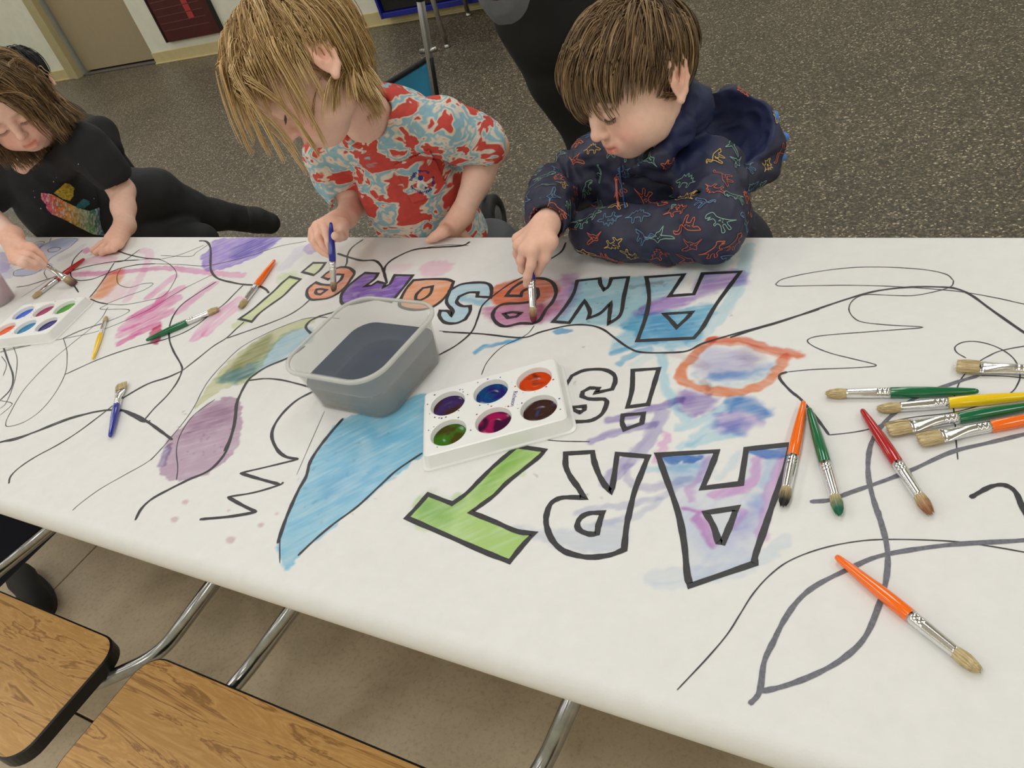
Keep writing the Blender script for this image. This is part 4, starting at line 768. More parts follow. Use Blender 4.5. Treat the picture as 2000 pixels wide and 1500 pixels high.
# folding stroller behind the fair-haired child: two slanted poles, a teal sling and caster wheels
M_TEAL = simple('teal_canvas', srgb(22, 122, 160), .6, var=.08, vscale=12, bstr=.1); M_POLE = simple('grey_pole', (.42, .43, .46), .35, .9)
M_RUB = simple('black_rubber', (.012, .012, .013), .6); M_GREYP = simple('grey_plastic', srgb(92, 94, 98), .5)
SY = 2.15
st = empty('folding_stroller', (aty(850, 140, SY)[0], SY, 0), 'folding stroller with teal sling seat, grey poles and black wheels behind the fair-haired child', 'stroller'); so = np.array(st.location)
Lp = lambda px, py, y: aty(px, py, y)-so
p0, p1 = Lp(816, -30, SY), Lp(838, 106, SY); dv = (p1-p0)/np.linalg.norm(p1-p0)
V, F = tube([p0-dv*.25, p1+dv*.42], .0125, 14); pl = mesh_obj('pole', V, F, M_POLE, st)
V, F = tube([p0-dv*.30, p0+dv*.045], .0155, 14); mesh_obj('foam_grip', V, F, M_BLK, pl)
off = Lp(655, 218, SY+.10)-p1; V, F = tube([p0-dv*.25+off, p1+dv*.42+off], .0125, 14); mesh_obj('pole', V, F, M_POLE, st)
V, F = tube([p0-dv*.30+off, p0+dv*.045+off], .0155, 14); mesh_obj('foam_grip', V, F, M_BLK, st)
e = p1-dv*.012; V, F = tube([e+np.array([-.03, 0, .0]), e+np.array([.03, 0, 0])], .008, 12); mesh_obj('bolt', V, F, M_CHROME, st)
# sling: sagging sheet between the poles
V = []; F = []; nu, nv = 14, 14
for i in range(nu):
    for j in range(nv):
        u, w = i/(nu-1), j/(nv-1); a = p1+dv*(.01+.30*w); c = a*(1-u)+(a+off)*u; sag = .004*math.sin(math.pi*u)*(1-.35*w); V.append(c+np.array([0, .03*math.sin(math.pi*u), -sag]))
for i in range(nu-1):
    for j in range(nv-1): F.append((i*nv+j, (i+1)*nv+j, (i+1)*nv+j+1, i*nv+j+1))
sl = mesh_obj('sling', V, F, M_TEAL, st); sm = sl.modifiers.new('thick', 'SOLIDIFY'); sm.thickness = .004
V, F = tube([V[i*nv] for i in range(nu)], .009, 8); mesh_obj('edge_binding', V, F, M_BLK, sl)
V2 = [p1+dv*(.01+.30*w)+np.array([.008, -.004, 0]) for w in np.linspace(0, 1, 8)]; V, F = tube(V2, .008, 8); mesh_obj('edge_binding', V, F, M_BLK, sl)
def wheel(c, ax, r=.062, w=.028):
    pr = [(r*.55, -w/2), (r*.9, -w/2), (r, -w*.3), (r, w*.3), (r*.9, w/2), (r*.55, w/2), (r*.55, -w/2)]; V, F = lathe(pr, 30)
    ax = np.array(ax)/np.linalg.norm(ax); u = np.cross(ax, [0, 0, 1.0]); u /= np.linalg.norm(u); v = np.cross(ax, u)
    f = lambda p: c+u*p[0]+v*p[1]+ax*p[2]
    wo = mesh_obj('wheel', [f(p) for p in V], F, M_RUB, st); V, F = lathe([(.002, -w*.4), (r*.56, -w*.35), (r*.56, w*.35), (r*.3, w*.46), (.002, w*.46)], 24); mesh_obj('hub', [f(p) for p in V], F, M_GREYP, wo)
wc = atz(966, 424, .085)-so
wheel(wc, (1, .25, 0), .085, .04); wheel(wc+np.array([-.42, .1, 0]), (1, .25, 0), .085, .04)
V, F = tube([wc+np.array([-.03, 0, .11]), wc+np.array([-.045, 0, .03]), wc+np.array([-.02, 0, 0])], [.02, .026, .016], 12); mesh_obj('wheel_fork', V, F, M_GREYP, st)
V, F = tube([wc+np.array([-.03, 0, .10]), p1+dv*.42], .0125, 12); mesh_obj('lower_frame', V, F, M_BLK, st)
V, F = tube([wc+np.array([-.45, .1, .0]), wc+np.array([-.45, .1, .1]), p1+dv*.42+off], .0125, 12); mesh_obj('lower_frame', V, F, M_BLK, st)
V, F = tube([wc+np.array([-.45, .1, .1]), wc+np.array([-.03, 0, .1])], .0115, 12); mesh_obj('lower_frame', V, F, M_BLK, st)
# dark shoe on the floor by the oak seat
sp_ = atz(58, 1150, .03); se = empty('black_shoe', (sp_[0], sp_[1], 0), 'black shoe standing on the concrete floor under the table edge', 'shoe', rz=math.radians(165))
V, F = rings([(-.13, .018, .02), (-.12, .03, .032), (-.06, .034, .04), (0, .035, .036), (.06, .04, .028), (.10, .035, .022), (.12, .02, .014), (.125, .004, .004)], 20)
V = [(x, y, max(.012, z+.035)) for x, y, z in V]; mesh_obj('upper', V, F, M_BLK, se)
V, F = loft([([(x*.0+a*.128-.002, b_*.042) for a, b_ in [(math.cos(t), math.sin(t)) for t in np.linspace(0, 6.283, 28, endpoint=False)] for x in (0,)], z) for z in (0, .014)], True, True); mesh_obj('sole', V, F, M_RUB, se)
# ================================================================== BODY MODELLING KIT (smooth-blended solids -> one continuous skin)
def nrm(v): v = np.array(v, float); return v/np.linalg.norm(v)
class Solid:
    def __init__(s, lo, hi, h):
        s.lo = np.array(lo, np.float32); s.h = h; s.n = np.ceil((np.array(hi)-s.lo)/h).astype(int)+1
        s.F = np.full(s.n, 0.5, np.float32); s.ax = [s.lo[i]+h*np.arange(s.n[i], dtype=np.float32) for i in range(3)]
    def _sl(s, lo, hi, m):
        a = np.clip(np.floor((np.array(lo)-m-s.lo)/s.h).astype(int), 0, s.n); b = np.clip(np.ceil((np.array(hi)+m-s.lo)/s.h).astype(int)+1, 0, s.n)
        if np.any(b <= a): return None
        return tuple(slice(a[i], b[i]) for i in range(3))
    def _put(s, sl, d, k, sub):
        A = s.F[sl]
        if sub: d = -d; t = np.clip(.5-.5*(A-d)/k, 0, 1); s.F[sl] = A*(1-t)+d*t+k*t*(1-t)
        else: t = np.clip(.5+.5*(A-d)/k, 0, 1); s.F[sl] = A*(1-t)+d*t-k*t*(1-t)
    def grid(s, sl): return s.ax[0][sl[0]][:, None, None], s.ax[1][sl[1]][None, :, None], s.ax[2][sl[2]][None, None, :]
    def ell(s, c, r, R=None, k=.01, sub=False):
        c = np.array(c, float); r = np.broadcast_to(np.array(r, float), (3,)); R = np.eye(3) if R is None else np.array(R)
        e = np.sqrt(((R*r[None, :])**2).sum(1)); sl = s._sl(c-e, c+e, k+4*s.h)
        if sl is None: return s
        X, Y, Z = s.grid(sl); X = X-c[0]; Y = Y-c[1]; Z = Z-c[2]
        q = [X*R[0, i]+Y*R[1, i]+Z*R[2, i] for i in range(3)]
        k0 = np.sqrt(sum((q[i]/r[i])**2 for i in range(3))); k1 = np.sqrt(sum((q[i]/r[i]**2)**2 for i in range(3)))+1e-6
        s._put(sl, (k0*(k0-1)/k1).astype(np.float32), k, sub); return s
    def cap(s, pts, rad, k=.01, sub=False, sq=None):
        P = [np.array(p, float) for p in pts]; rad = list(np.broadcast_to(np.array(rad, float), (len(P),)))
        for i in range(len(P)-1):
            a, b, ra, rb = P[i], P[i+1], rad[i], rad[i+1]; m = max(ra, rb); sl = s._sl(np.minimum(a, b)-m, np.maximum(a, b)+m, k+4*s.h)
            if sl is None: continue
            X, Y, Z = s.grid(sl); X = X-a[0]; Y = Y-a[1]; Z = Z-a[2]; ab = b-a; L = ab@ab+1e-9
            t = np.clip((X*ab[0]+Y*ab[1]+Z*ab[2])/L, 0, 1)
            dx, dy, dz = X-t*ab[0], Y-t*ab[1], Z-t*ab[2]
            if sq is not None:
                w = dx*sq[0]+dy*sq[1]+dz*sq[2]; f = sq[3]-1; dx = dx+w*f*sq[0]; dy = dy+w*f*sq[1]; dz = dz+w*f*sq[2]
            s._put(sl, (np.sqrt(dx*dx+dy*dy+dz*dz)-(ra+(rb-ra)*t)).astype(np.float32), k, sub)
        return s
    def half(s, p, n):              # cut away everything on the side the normal points to
        X, Y, Z = s.grid((slice(None),)*3); n = nrm(n); d = (X-p[0])*n[0]+(Y-p[1])*n[1]+(Z-p[2])*n[2]; s.F = np.maximum(s.F, d.astype(np.float32)); return s
    def mesh(s):
        F = s.F; F[0] = F[-1] = .1; F[:, 0] = F[:, -1] = .1; F[:, :, 0] = F[:, :, -1] = .1
        I = F < 0; c = np.zeros(tuple(np.array(F.shape)-1), np.uint8)
        for dx in (0, 1):
            for dy in (0, 1):
                for dz in (0, 1): c += I[dx:dx+c.shape[0], dy:dy+c.shape[1], dz:dz+c.shape[2]]
        idx = np.argwhere((c > 0) & (c < 8)); n = len(idx); ID = np.full(c.shape, -1, np.int32); ID[tuple(idx.T)] = np.arange(n)
        off = [(dx, dy, dz) for dx in (0, 1) for dy in (0, 1) for dz in (0, 1)]
        val = np.stack([F[idx[:, 0]+a, idx[:, 1]+b, idx[:, 2]+d] for a, b, d in off], 1)
        acc = np.zeros((n, 3)); cnt = np.zeros(n)
        for i in range(8):
            for j in range(i+1, 8):
                if sum(abs(off[i][q]-off[j][q]) for q in range(3)) != 1: continue
                a, b = val[:, i], val[:, j]; m = (a < 0) != (b < 0); t = np.where(m, a/(a-b+1e-20), 0)
                p = np.array(off[i])[None]+t[:, None]*(np.array(off[j])-np.array(off[i]))[None]; acc += p*m[:, None]; cnt += m
        V = s.lo+(idx+acc/np.maximum(cnt, 1)[:, None])*s.h; Q = []
        for axis in range(3):
            u, v = [(1, 2), (2, 0), (0, 1)][axis]
            sl0 = [slice(None)]*3; sl1 = [slice(None)]*3; sl0[axis] = slice(0, -1); sl1[axis] = slice(1, None)
            e = np.argwhere(I[tuple(sl0)] != I[tuple(sl1)])
            e = e[(e[:, u] > 0) & (e[:, v] > 0) & (e[:, u] < c.shape[u]) & (e[:, v] < c.shape[v])]
            ins = I[tuple(e.T)]; du = np.zeros(3, int); du[u] = 1; dv = np.zeros(3, int); dv[v] = 1
            q = np.stack([ID[tuple((e-du-dv).T)], ID[tuple((e-dv).T)], ID[tuple(e.T)], ID[tuple((e-du).T)]], 1)
            q[~ins] = q[~ins][:, ::-1]; Q.append(q)
        Q = np.concatenate(Q); Q = Q[(Q >= 0).all(1)]
        return V, Q
def relax(V, Q, it=2, f=.5):
    for _ in range(it):
        S = np.zeros_like(V); C = np.zeros(len(V))
        for a, b in ((0, 1), (1, 2), (2, 3), (3, 0)):
            np.add.at(S, Q[:, a], V[Q[:, b]]); np.add.at(S, Q[:, b], V[Q[:, a]]); np.add.at(C, Q[:, a], 1); np.add.at(C, Q[:, b], 1)
        V = V*(1-f)+f*S/np.maximum(C, 1)[:, None]
    return V
def vnormals(V, Q):
    fn = np.cross(V[Q[:, 2]]-V[Q[:, 0]], V[Q[:, 3]]-V[Q[:, 1]]); Nn = np.zeros_like(V)
    for a in range(4): np.add.at(Nn, Q[:, a], fn)
    return Nn/(np.linalg.norm(Nn, axis=1)[:, None]+1e-12)
_l3 = RNG.random((64, 64, 64)).astype(np.float32)
def n3(P, s):
    P = np.asarray(P)*s+100; i = np.floor(P).astype(int); f = P-i; f = f*f*(3-2*f); i = i % 64; j = (i+1) % 64; r = 0
    for a in (0, 1):
        for b in (0, 1):
            for c in (0, 1):
                w = (f[:, 0] if a else 1-f[:, 0])*(f[:, 1] if b else 1-f[:, 1])*(f[:, 2] if c else 1-f[:, 2])
                r = r+w*_l3[(j if a else i)[:, 0], (j if b else i)[:, 1], (j if c else i)[:, 2]]
    return r
def skin_obj(name, V, Q, material, parent, cols=None, **k):
    me = quad_mesh(name, V, Q); me.materials.append(material)
    if cols is not None: set_color(me, cols)
    o = bpy.data.objects.new(name, me); COL.objects.link(o); adopt(o, parent); return put(o, None, **k)
def adopt(o, parent):
    o.parent = parent; o.matrix_parent_inverse = Matrix.Translation(-parent.location); return o
class Head:
    def __init__(s, c, F, U, sc=1.0):
        F = nrm(F); U = np.array(U, float); U = nrm(U-F*(U@F)); L = np.cross(U, F)
        s.R = np.stack([L, -F, U], 1); s.c = np.array(c, float); s.s = sc      # local x = left, -y = front, z = up
    def w(s, p): return s.c+s.s*(s.R@np.array(p, float))
    def local(s, P): return ((np.asarray(P)-s.c)@s.R)/s.s
def build_head(S, H, mouth=0.0, smile=0.0):
    e = lambda c, r, k=.012, sub=False, rot=None: S.ell(H.w(c), np.array(r)*H.s, H.R if rot is None else H.R@rot, k*H.s, sub)
    c_ = lambda pts, r, k=.006, sub=False: S.cap([H.w(p) for p in pts], np.array(r)*H.s, k*H.s, sub)
    e((0, .014, .036), (.0715, .088, .074)); e((0, -.040, .040), (.056, .050, .050), .03); e((0, -.026, -.022), (.055, .056, .060), .03)
    e((0, -.058, -.070), (.020, .020, .017), .03); e((0, -.050, -.056), (.034, .030, .024), .025)
    for s in (-1, 1):
        e((s*.035, -.052, -.036), (.026, .027, .026), .025); e((s*.044, -.020, -.050), (.020, .034, .026), .03)
        e((s*.030, -.096, .007), (.020, .012, .011), .014, True)
        e((s*.0295, -.0755, .003), (.0150, .0135, .0118), .004)                     # lowered lid
        e((s*.030, -.082, .022), (.020, .010, .007), .014)                           # brow ridge
    c_([(0, -.084, .014), (0, -.090, -.004), (0, -.098, -.020)], [.0060, .0070, .0088], .012); e((0, -.1005, -.0225), (.0092, .0090, .0082), .006)
    for s in (-1, 1):
        e((s*.0088, -.0925, -.0265), (.0062, .0075, .0058), .005); e((s*.0050, -.0975, -.0315), (.0028, .0034, .0022), .003, True)
    e((0, -.0815, -.051), (.021, .011, .014), .014)                                  # mouth mound
    z0 = -.0495
    c_([(-.0215-smile*.6, -.0800+smile*.6, z0+.0016+smile), (-.008, -.0900, z0+.0032), (0, -.0920, z0+.0024), (.008, -.0900, z0+.0032), (.0215+smile*.6, -.0800+smile*.6, z0+.0016+smile)], [.0022, .0040, .0042, .0040, .0022], .004)
    c_([(-.0190-smile*.6, -.0805+smile*.6, z0-.0015-mouth*.4+smile), (-.007, -.0892, z0-.0078-mouth), (.007, -.0892, z0-.0078-mouth), (.0190+smile*.6, -.0805+smile*.6, z0-.0015-mouth*.4+smile)], [.0024, .0048, .0048, .0024], .004)
    c_([(-.0235-smile, -.0805+smile*.5, z0+.0008-mouth*.3+smile*1.2), (-.010, -.0930, z0-.0022-mouth*.4), (0, -.0960, z0-.0028-mouth*.5), (.010, -.0930, z0-.0022-mouth*.4), (.0235+smile, -.0805+smile*.5, z0+.0008-mouth*.3+smile*1.2)], [.0010, .0012, .0013+mouth*.35, .0012, .0010], .002, True)
    for s in (-1, 1):                                                               # ears
        a = s*math.radians(17); tl = math.radians(16); rot = np.array([[math.cos(a), -math.sin(a), 0], [math.sin(a), math.cos(a), 0], [0, 0, 1]])@np.array([[1, 0, 0], [0, math.cos(tl), math.sin(tl)], [0, -math.sin(tl), math.cos(tl)]])
        cx, cy, cz = s*.0790, .014, -.002
        q = lambda y, z, o=0.0: np.array([cx, cy, cz])+rot@np.array([s*o, y*1.15, z*1.15])
        e((cx, cy, cz), (.0060, .0190, .0315), .006, False, rot)
        c_([q(-.010, .004, .003), q(-.012, .018, .003), q(-.002, .029, .004), q(.011, .026, .005), q(.0165, .012, .005), q(.0145, -.006, .005), q(.006, -.020, .003), q(-.006, -.028, .001)], [.0026, .0031, .0034, .0034, .0033, .0032, .0036, .0062], .004)
        c_([q(.007, .014, .004), q(.008, .002, .0045), q(.003, -.010, .004)], [.0022, .0026, .0024], .003); e(q(-.001, -.001, .007), (.0065, .0068, .0100), .004, True, rot); e(q(-.0105, -.004, .004), (.003, .0032, .005), .003)
def head_colors(V, H, hairc, base, hairline, brow):
    L = H.local(V); x, y, z = L[:, 0], L[:, 1], L[:, 2]; C = np.broadcast_to(np.array(base, float), V.shape).copy()
    g = lambda cx, cy, cz, r: np.exp(-(((np.abs(x)-cx)**2+(y-cy)**2+(z-cz)**2)/r**2))
    def tint(w, col): C[:] = C*(1-w[:, None])+np.array(col)[None]*w[:, None]
    b = np.array(base); tint(.55*g(.038, -.076, -.034, .022), b*np.array([1.06, .70, .68])); tint(.5*g(0, -.104, -.024, .012), b*np.array([1.05, .78, .74]))
    tint(.6*g(.080, .014, 0, .026), b*np.array([1.02, .72, .66]))
    lip = np.exp(-((np.maximum(np.abs(x)-.013, 0)/.006)**2+((z+.0525)/.0078)**2))*(y < -.080); tint(np.clip(lip*1.3, 0, 1)*.85, b*np.array([.80, .40, .38]))
    bw = np.exp(-(((np.abs(x)-.029)/.018)**4+((z-.0235+((np.abs(x)-.029)**2)*6)/.0042)**2))*(y < -.06); tint(bw*.55, np.array(brow))
    m = hairline(x, y, z); tint(m, np.array(hairc)); return C
def std_hairline(x, y, z):
    a = np.clip((z-(.062-.0*np.abs(x)))/.008, 0, 1); b = np.clip((y-(-.012+.35*np.maximum(0, .03-z)))/.010, 0, 1)*np.clip((z+.055)/.02, 0, 1)
    r = np.maximum(a, b)*(np.abs(x) < .0765)
    return np.where((np.abs(x) > .066) & (np.abs(y-.014) < .022) & (z < .028), 0, r)*np.where(z > -.07, 1, 0)*np.where((y < -.03) & (z < .04), 0, 1)
def lashes(H, parent, col):
    for s in (-1, 1):
        parts = []
        for t in np.linspace(-1, 1, 15):
            x = s*.0295+t*.0125; a = np.array([x, -.0868+.0042*t*t+.0005, -.0035+.0026*t*t]); b = a+np.array([t*.002, -.0030, -.0042]); c = b+np.array([t*.001, -.0022, -.0006])
            parts.append(tube([H.w(a), H.w(b), H.w(c)], [.0005*H.s, .0004*H.s, .0001], 4, False))
        parts.append(tube([H.w((s*.0295+t*.0132, -.0864+.0044*t*t, -.0032+.0026*t*t)) for t in np.linspace(-1, 1, 9)], .0008*H.s, 5))
        V, F = merge(*parts); o = mesh_obj('eyelashes', V, F, simple('lash', col, .6)); adopt(o, parent)
def hair(H, parent, name, cols, n_guides, kids, length, crown, grav, coll, seed, steps=16, hold=.5, lift=.010, rad=.0008, region=None, wave=0.0, gdir=(0, 0, -1), clump=.65, flow=None, spread=.010, rough=.42, thick=None, stick=0.0, out=.35, shell=((0, .006, .036), (.077, .097, .080))):
    rg = np.random.default_rng(seed); roots = []
    while len(roots) < n_guides:
        d = rg.normal(size=(2000, 3)); d /= np.linalg.norm(d, axis=1)[:, None]
        P = np.array([0, .014, .036])+d*np.array([.0715, .088, .074]); m = std_hairline(P[:, 0], P[:, 1], P[:, 2]) > .6
        if region is not None: m &= region(P)
        roots += list(P[m])
    roots = np.array(roots[:n_guides]); D = roots-np.array(crown); nn = (roots-np.array([0, .014, .036]))/np.array([.0715, .088, .074])**2; nn /= np.linalg.norm(nn, axis=1)[:, None]
    if flow is not None: D = D/np.linalg.norm(D, axis=1)[:, None]+flow(roots)
    D -= nn*(D*nn).sum(1)[:, None]; D /= np.linalg.norm(D, axis=1)[:, None]+1e-9
    Ln = length(roots, rg)
    # to world, add children round each guide
    G = len(roots); K = kids; idx = np.repeat(np.arange(G), K); off = rg.normal(size=(G*K, 3))*spread
    off[::K] = 0; r0 = roots[idx]+off; nk = nn[idx]
    # put child roots back on the scalp
    c0 = np.array([0, .014, .036]); rr = np.array([.0715, .088, .074]); q = (r0-c0)/rr; r0 = c0+q/np.linalg.norm(q, axis=1)[:, None]*rr*1.005
    off = r0-roots[idx]
    lay = rg.random(G)*lift
    p = roots*1.0; d = D*.9+nn*out; d /= np.linalg.norm(d, axis=1)[:, None]; path = [p.copy()]; ds = Ln/steps
    gl = H.R.T@nrm(gdir); ph = rg.random((G, 3))*6.28; col = [(np.array(c), np.array(r)) for c, r in coll]
    for k in range(steps):
        t = k/steps; tg = D*(1-t)+gl[None]*t if hold is None else None
        d = d*(1-grav)+gl[None]*grav+D*hold*(1-t)**2*.12
        if wave > 0: d = d+wave*np.sin(ph+k*1.1)*t
        d /= np.linalg.norm(d, axis=1)[:, None]; p = p+d*ds[:, None]
        for c, r in col:
            q = (p-c)/(r+lay[:, None]+.002); l = np.linalg.norm(q, axis=1); m = l < 1
            if m.any(): p[m] = c+(q[m]/l[m][:, None])*(r+lay[m][:, None]+.002); 
        if stick > 0:
            c, r = np.array(shell[0]), np.array(shell[1])+lay[:, None]*min(1, .25+k/4); q = (p-c)/r; l = np.linalg.norm(q, axis=1)[:, None]; f = np.clip((stick-t)/.25, 0, 1)*np.clip((l-1)/.02, 0, 1); p = p*(1-f)+f*(c+q/l*r)
        d2 = p-path[-1]; d = d2/(np.linalg.norm(d2, axis=1)[:, None]+1e-9); path.append(p.copy())
    path = np.stack(path, 1)                                        # G, steps+1, 3
    t = np.linspace(0, 1, steps+1)[None, :, None]
    PP = path[idx]+off[:, None, :]*(1-clump*t)+rg.normal(size=(G*K, 1, 3))*.0018*t
    for c, r in col[:1]:
        q = (PP-c)/(r+.001); l = np.linalg.norm(q, axis=2); m = l < 1; PP = np.where(m[..., None], c+q/np.maximum(l, 1e-6)[..., None]*(r+.001), PP)
    Wd = H.c+H.s*(PP@H.R.T)
    # triangular tubes, all strands at once
    T = np.gradient(Wd, axis=1); T /= np.linalg.norm(T, axis=2)[..., None]+1e-9; a = np.array([.31, .52, .79]); u = np.cross(T, a); u /= np.linalg.norm(u, axis=2)[..., None]+1e-9; v = np.cross(T, u)
    R0 = rad*(.6+.8*rg.random((G*K, 1, 1)))*np.array([1.0]*(steps-2)+[.75, .5, .15])[None, :, None]
    if thick is not None: R0 = R0*thick
    ring = np.stack([Wd+R0*(u*math.cos(x)+v*math.sin(x)) for x in (0, 2.094, 4.189)], 2)    # S, steps+1, 3, 3
    Sn = G*K; base = (np.arange(Sn)*(steps+1)*3)[:, None, None]; st = (np.arange(steps)*3)[None, :, None]; j = np.arange(3)[None, None, :]; j2 = (j+1) % 3
    Q = np.stack([base+st+j, base+st+j2, base+st+3+j2, base+st+3+j], -1).reshape(-1, 4)
    cc = np.array(cols); mixv = np.clip(np.repeat(rg.random(G), K)*.7+rg.random(G*K)*.5-.1, 0, .999); ci = mixv*(len(cc)-1); i0 = ci.astype(int); f = (ci-i0)[:, None]
    cs = cc[i0]*(1-f)+cc[np.minimum(i0+1, len(cc)-1)]*f; C = np.repeat(cs, (steps+1)*3, axis=0)
    me = quad_mesh(name, ring.reshape(-1, 3), Q); set_color(me, C); me.materials.append(attr_mat(name+'_strands', rough, .4, 200, .1))
    o = bpy.data.objects.new(name, me); COL.objects.link(o); adopt(o, parent); return o
def person(loc, label, group=None): return empty('person', loc, label, 'person', group)
def J(px, py, y=None, z=None): return aty(px, py, y) if y is not None else atz(px, py, z)
HCOLL = [((0, .014, .036), (.0735, .090, .076)), ((0, -.026, -.026), (.060, .064, .066)), ((0, -.040, .040), (.060, .054, .052))]
M_SKIN = attr_mat('skin', .5, .35, 120, .04, .0, .12)
SKIN = np.array(srgb(238, 196, 176)); SKIN2 = np.array(srgb(236, 192, 172))
def bvh_of(o):
    me = o.data; return BVHTree.FromPolygons([v.co[:] for v in me.vertices], [p.vertices[:] for p in me.polygons])
def cast(b, px, py, off=.0015):
    d = Vector(ray(px, py)).normalized(); h = b.ray_cast(Vector(CAM), d)
    return None if h[0] is None else np.array(h[0]+h[1]*off)
def decal_poly(b, poly, step, off):
    """vertices of a small-quad patch laid on the garment inside a traced outline"""
    P = np.array(poly, float); x0, y0 = P.min(0); x1, y1 = P.max(0); gx = np.arange(x0, x1+step, step); gy = np.arange(y0, y1+step, step); idx = {}; V = []; UV = []; F = []
    def inside(x, y):
        c = False; n = len(P)
        for i in range(n):
            a, d = P[i], P[(i+1) % n]
            if (a[1] > y) != (d[1] > y) and x < (d[0]-a[0])*(y-a[1])/(d[1]-a[1])+a[0]: c = not c
        return c
    for i, x in enumerate(gx):
        for j, y in enumerate(gy):
            if inside(x, y):
                h = cast(b, x, y, off)
                if h is not None: idx[i, j] = len(V); V.append(h); UV.append((x, y))
    for (i, j) in list(idx):
        q = [(i, j), (i+1, j), (i+1, j+1), (i, j+1)]
        if all(k in idx for k in q):
            t = [idx[k] for k in q]
            if max(np.linalg.norm(V[t[a]]-V[t[a-1]]) for a in range(4)) < .04: F.append(tuple(t))
    return V, F, np.array(UV)
# ================================================================== THE BOY IN THE DINOSAUR JACKET
def garment(S, smooth=3, folds=(.0, 20.0), stretch=(1, 1, 1)):
    V, Q = S.mesh(); V = relax(V, Q, smooth)
    if folds[0] > 0:
        Nn = vnormals(V, Q); P = V*np.array(stretch); a = 1-2*np.abs(n3(P, folds[1])-.5); b = n3(P+3.3, folds[1]*2.1); V = V+Nn*(folds[0]*(a*1.2+b*.6-1.0))[:, None]
    return V, Q
def make_boy():
    me = person((-.53, 1.24, 0), 'boy in a navy hooded jacket patterned with dinosaurs, painting with a blue brush')
    H = Head(J(1243, 158, 1.14), (-.47, -.86, -.24), (-.15, -.02, 1), 1.0)
    neck = J(1285, 292, 1.185); ch = J(1320, 380, 1.225)
    S = Solid((-.80, .84, .60), (-.30, 1.36, 1.14), .0021)
    build_head(S, H, .0012, .0042)
    S.cap([H.w((0, .022, -.045)), H.w((0, .034, -.10)), neck+(0, .02, -.02)], [.043, .040, .048], .02); S.ell(ch+(0, 0, .0), (.10, .07, .10), k=.03)
    sR, eR, wR = J(1185, 315, 1.20), J(1085, 378, 1.14), J(1070, 436, z=.846)
    S.cap([sR, eR, wR], [.034, .030, .0205], .015)
    f = .0066
    kn = [J(1041, 489, z=.834), J(1025, 487, z=.833), J(1014, 478, z=.829), J(1011, 466, z=.824)]
    for i, kpt in enumerate(kn): S.cap([wR+(kpt-wR)*.15, kpt], [.0155, .0112-.0006*i], .012)
    S.cap([kn[0], J(1037, 518, z=.815), J(1030, 540, z=.797), J(1028, 556, z=.781)], [.0088, .0073, .0066, .0055], .004)
    S.cap([kn[1], J(1018, 508, z=.817), J(1020, 526, z=.799), J(1030, 534, z=.790)], [.0088, .0072, .0066, .0055], .004)
    S.cap([kn[2], J(1010, 495, z=.812), J(1016, 511, z=.797), J(1028, 519, z=.791)], [.0085, .0070, .0062, .0052], .004)
    S.cap([kn[3], J(1009, 482, z=.806), J(1016, 496, z=.793), J(1026, 503, z=.790)], [.0078, .0064, .0056, .0048], .004)
    S.cap([wR+(0, -.006, -.004), J(1074, 472, z=.836), J(1063, 503, z=.815), J(1050, 533, z=.792)], [.0145, .0118, .0085, .0064], .008)
    V, Q = S.mesh(); V = relax(V, Q, 1, .4)
    C = head_colors(V, H, srgb(104, 82, 58), SKIN, std_hairline, srgb(110, 84, 62)); hd = np.linalg.norm(V-kn[1], axis=1); C = np.where((hd < .07)[:, None], C*np.array([1.0, .93, .90]), C)
    skin_obj('body', V, Q, M_SKIN, me, C)
    lashes(H, me, srgb(52, 38, 30))
    # hair: heavy brown fringe falling forward from the crown
    cols = [srgb(72, 54, 36), srgb(108, 84, 58), srgb(138, 110, 78), srgb(176, 146, 106)]
    def ln(r, g): return np.where((np.abs(r[:, 0]) > .05) & (np.abs(r[:, 1]-.022) < .034) & (r[:, 2] < .062), .040, np.where(r[:, 1] < -.02, .090, np.where(r[:, 2] > .03, .085, .045)))*g.uniform(.85, 1.1, len(r))+np.clip(.02-r[:, 1], 0, .1)*.2
    hair(H, me, 'hair', cols, 950, 6, ln, (.012, .062, .095), .10, HCOLL, 3, 15, 1.0, .013, .0008, spread=.007, clump=.5, flow=lambda r: np.stack([-.25-.0*r[:, 0], -.45+0*r[:, 0], 0*r[:, 0]], 1)*(r[:, 1] < .03)[:, None], stick=1.3, out=.12, shell=((0, .004, .034), (.077, .099, .081)))
    # jacket
    S = Solid((-.86, .90, .56), (-.26, 1.46, 1.02), .0032)
    tb = J(1372, 500, 1.275)
    S.cap([J(1300, 335, 1.21), J(1330, 400, 1.235), tb, tb+(0, .01, -.12)], [.088, .106, .112, .112], .03)
    S.cap([J(1235, 325, 1.205), J(1365, 305, 1.205)], .062, .03); S.cap([J(1225, 370, 1.18), J(1260, 450, 1.185)], [.062, .070], .03)
    S.cap([sR+(.01, 0, 0), J(1130, 345, 1.17), eR, J(1070, 410, z=.842)], [.054, .047, .047, .039], .012)
    S.cap([J(1072, 424, z=.843), J(1072, 433, z=.843)], .031, .006)
    sL, eL = J(1378, 318, 1.165), J(1388, 446, z=.800)
    S.cap([sL, J(1392, 385, 1.11), eL], [.058, .054, .049], .012)
    S.cap([eL, J(1300, 458, z=.787), J(1215, 455, z=.785), J(1158, 452, z=.787)], [.047, .045, .043, .039], .012)
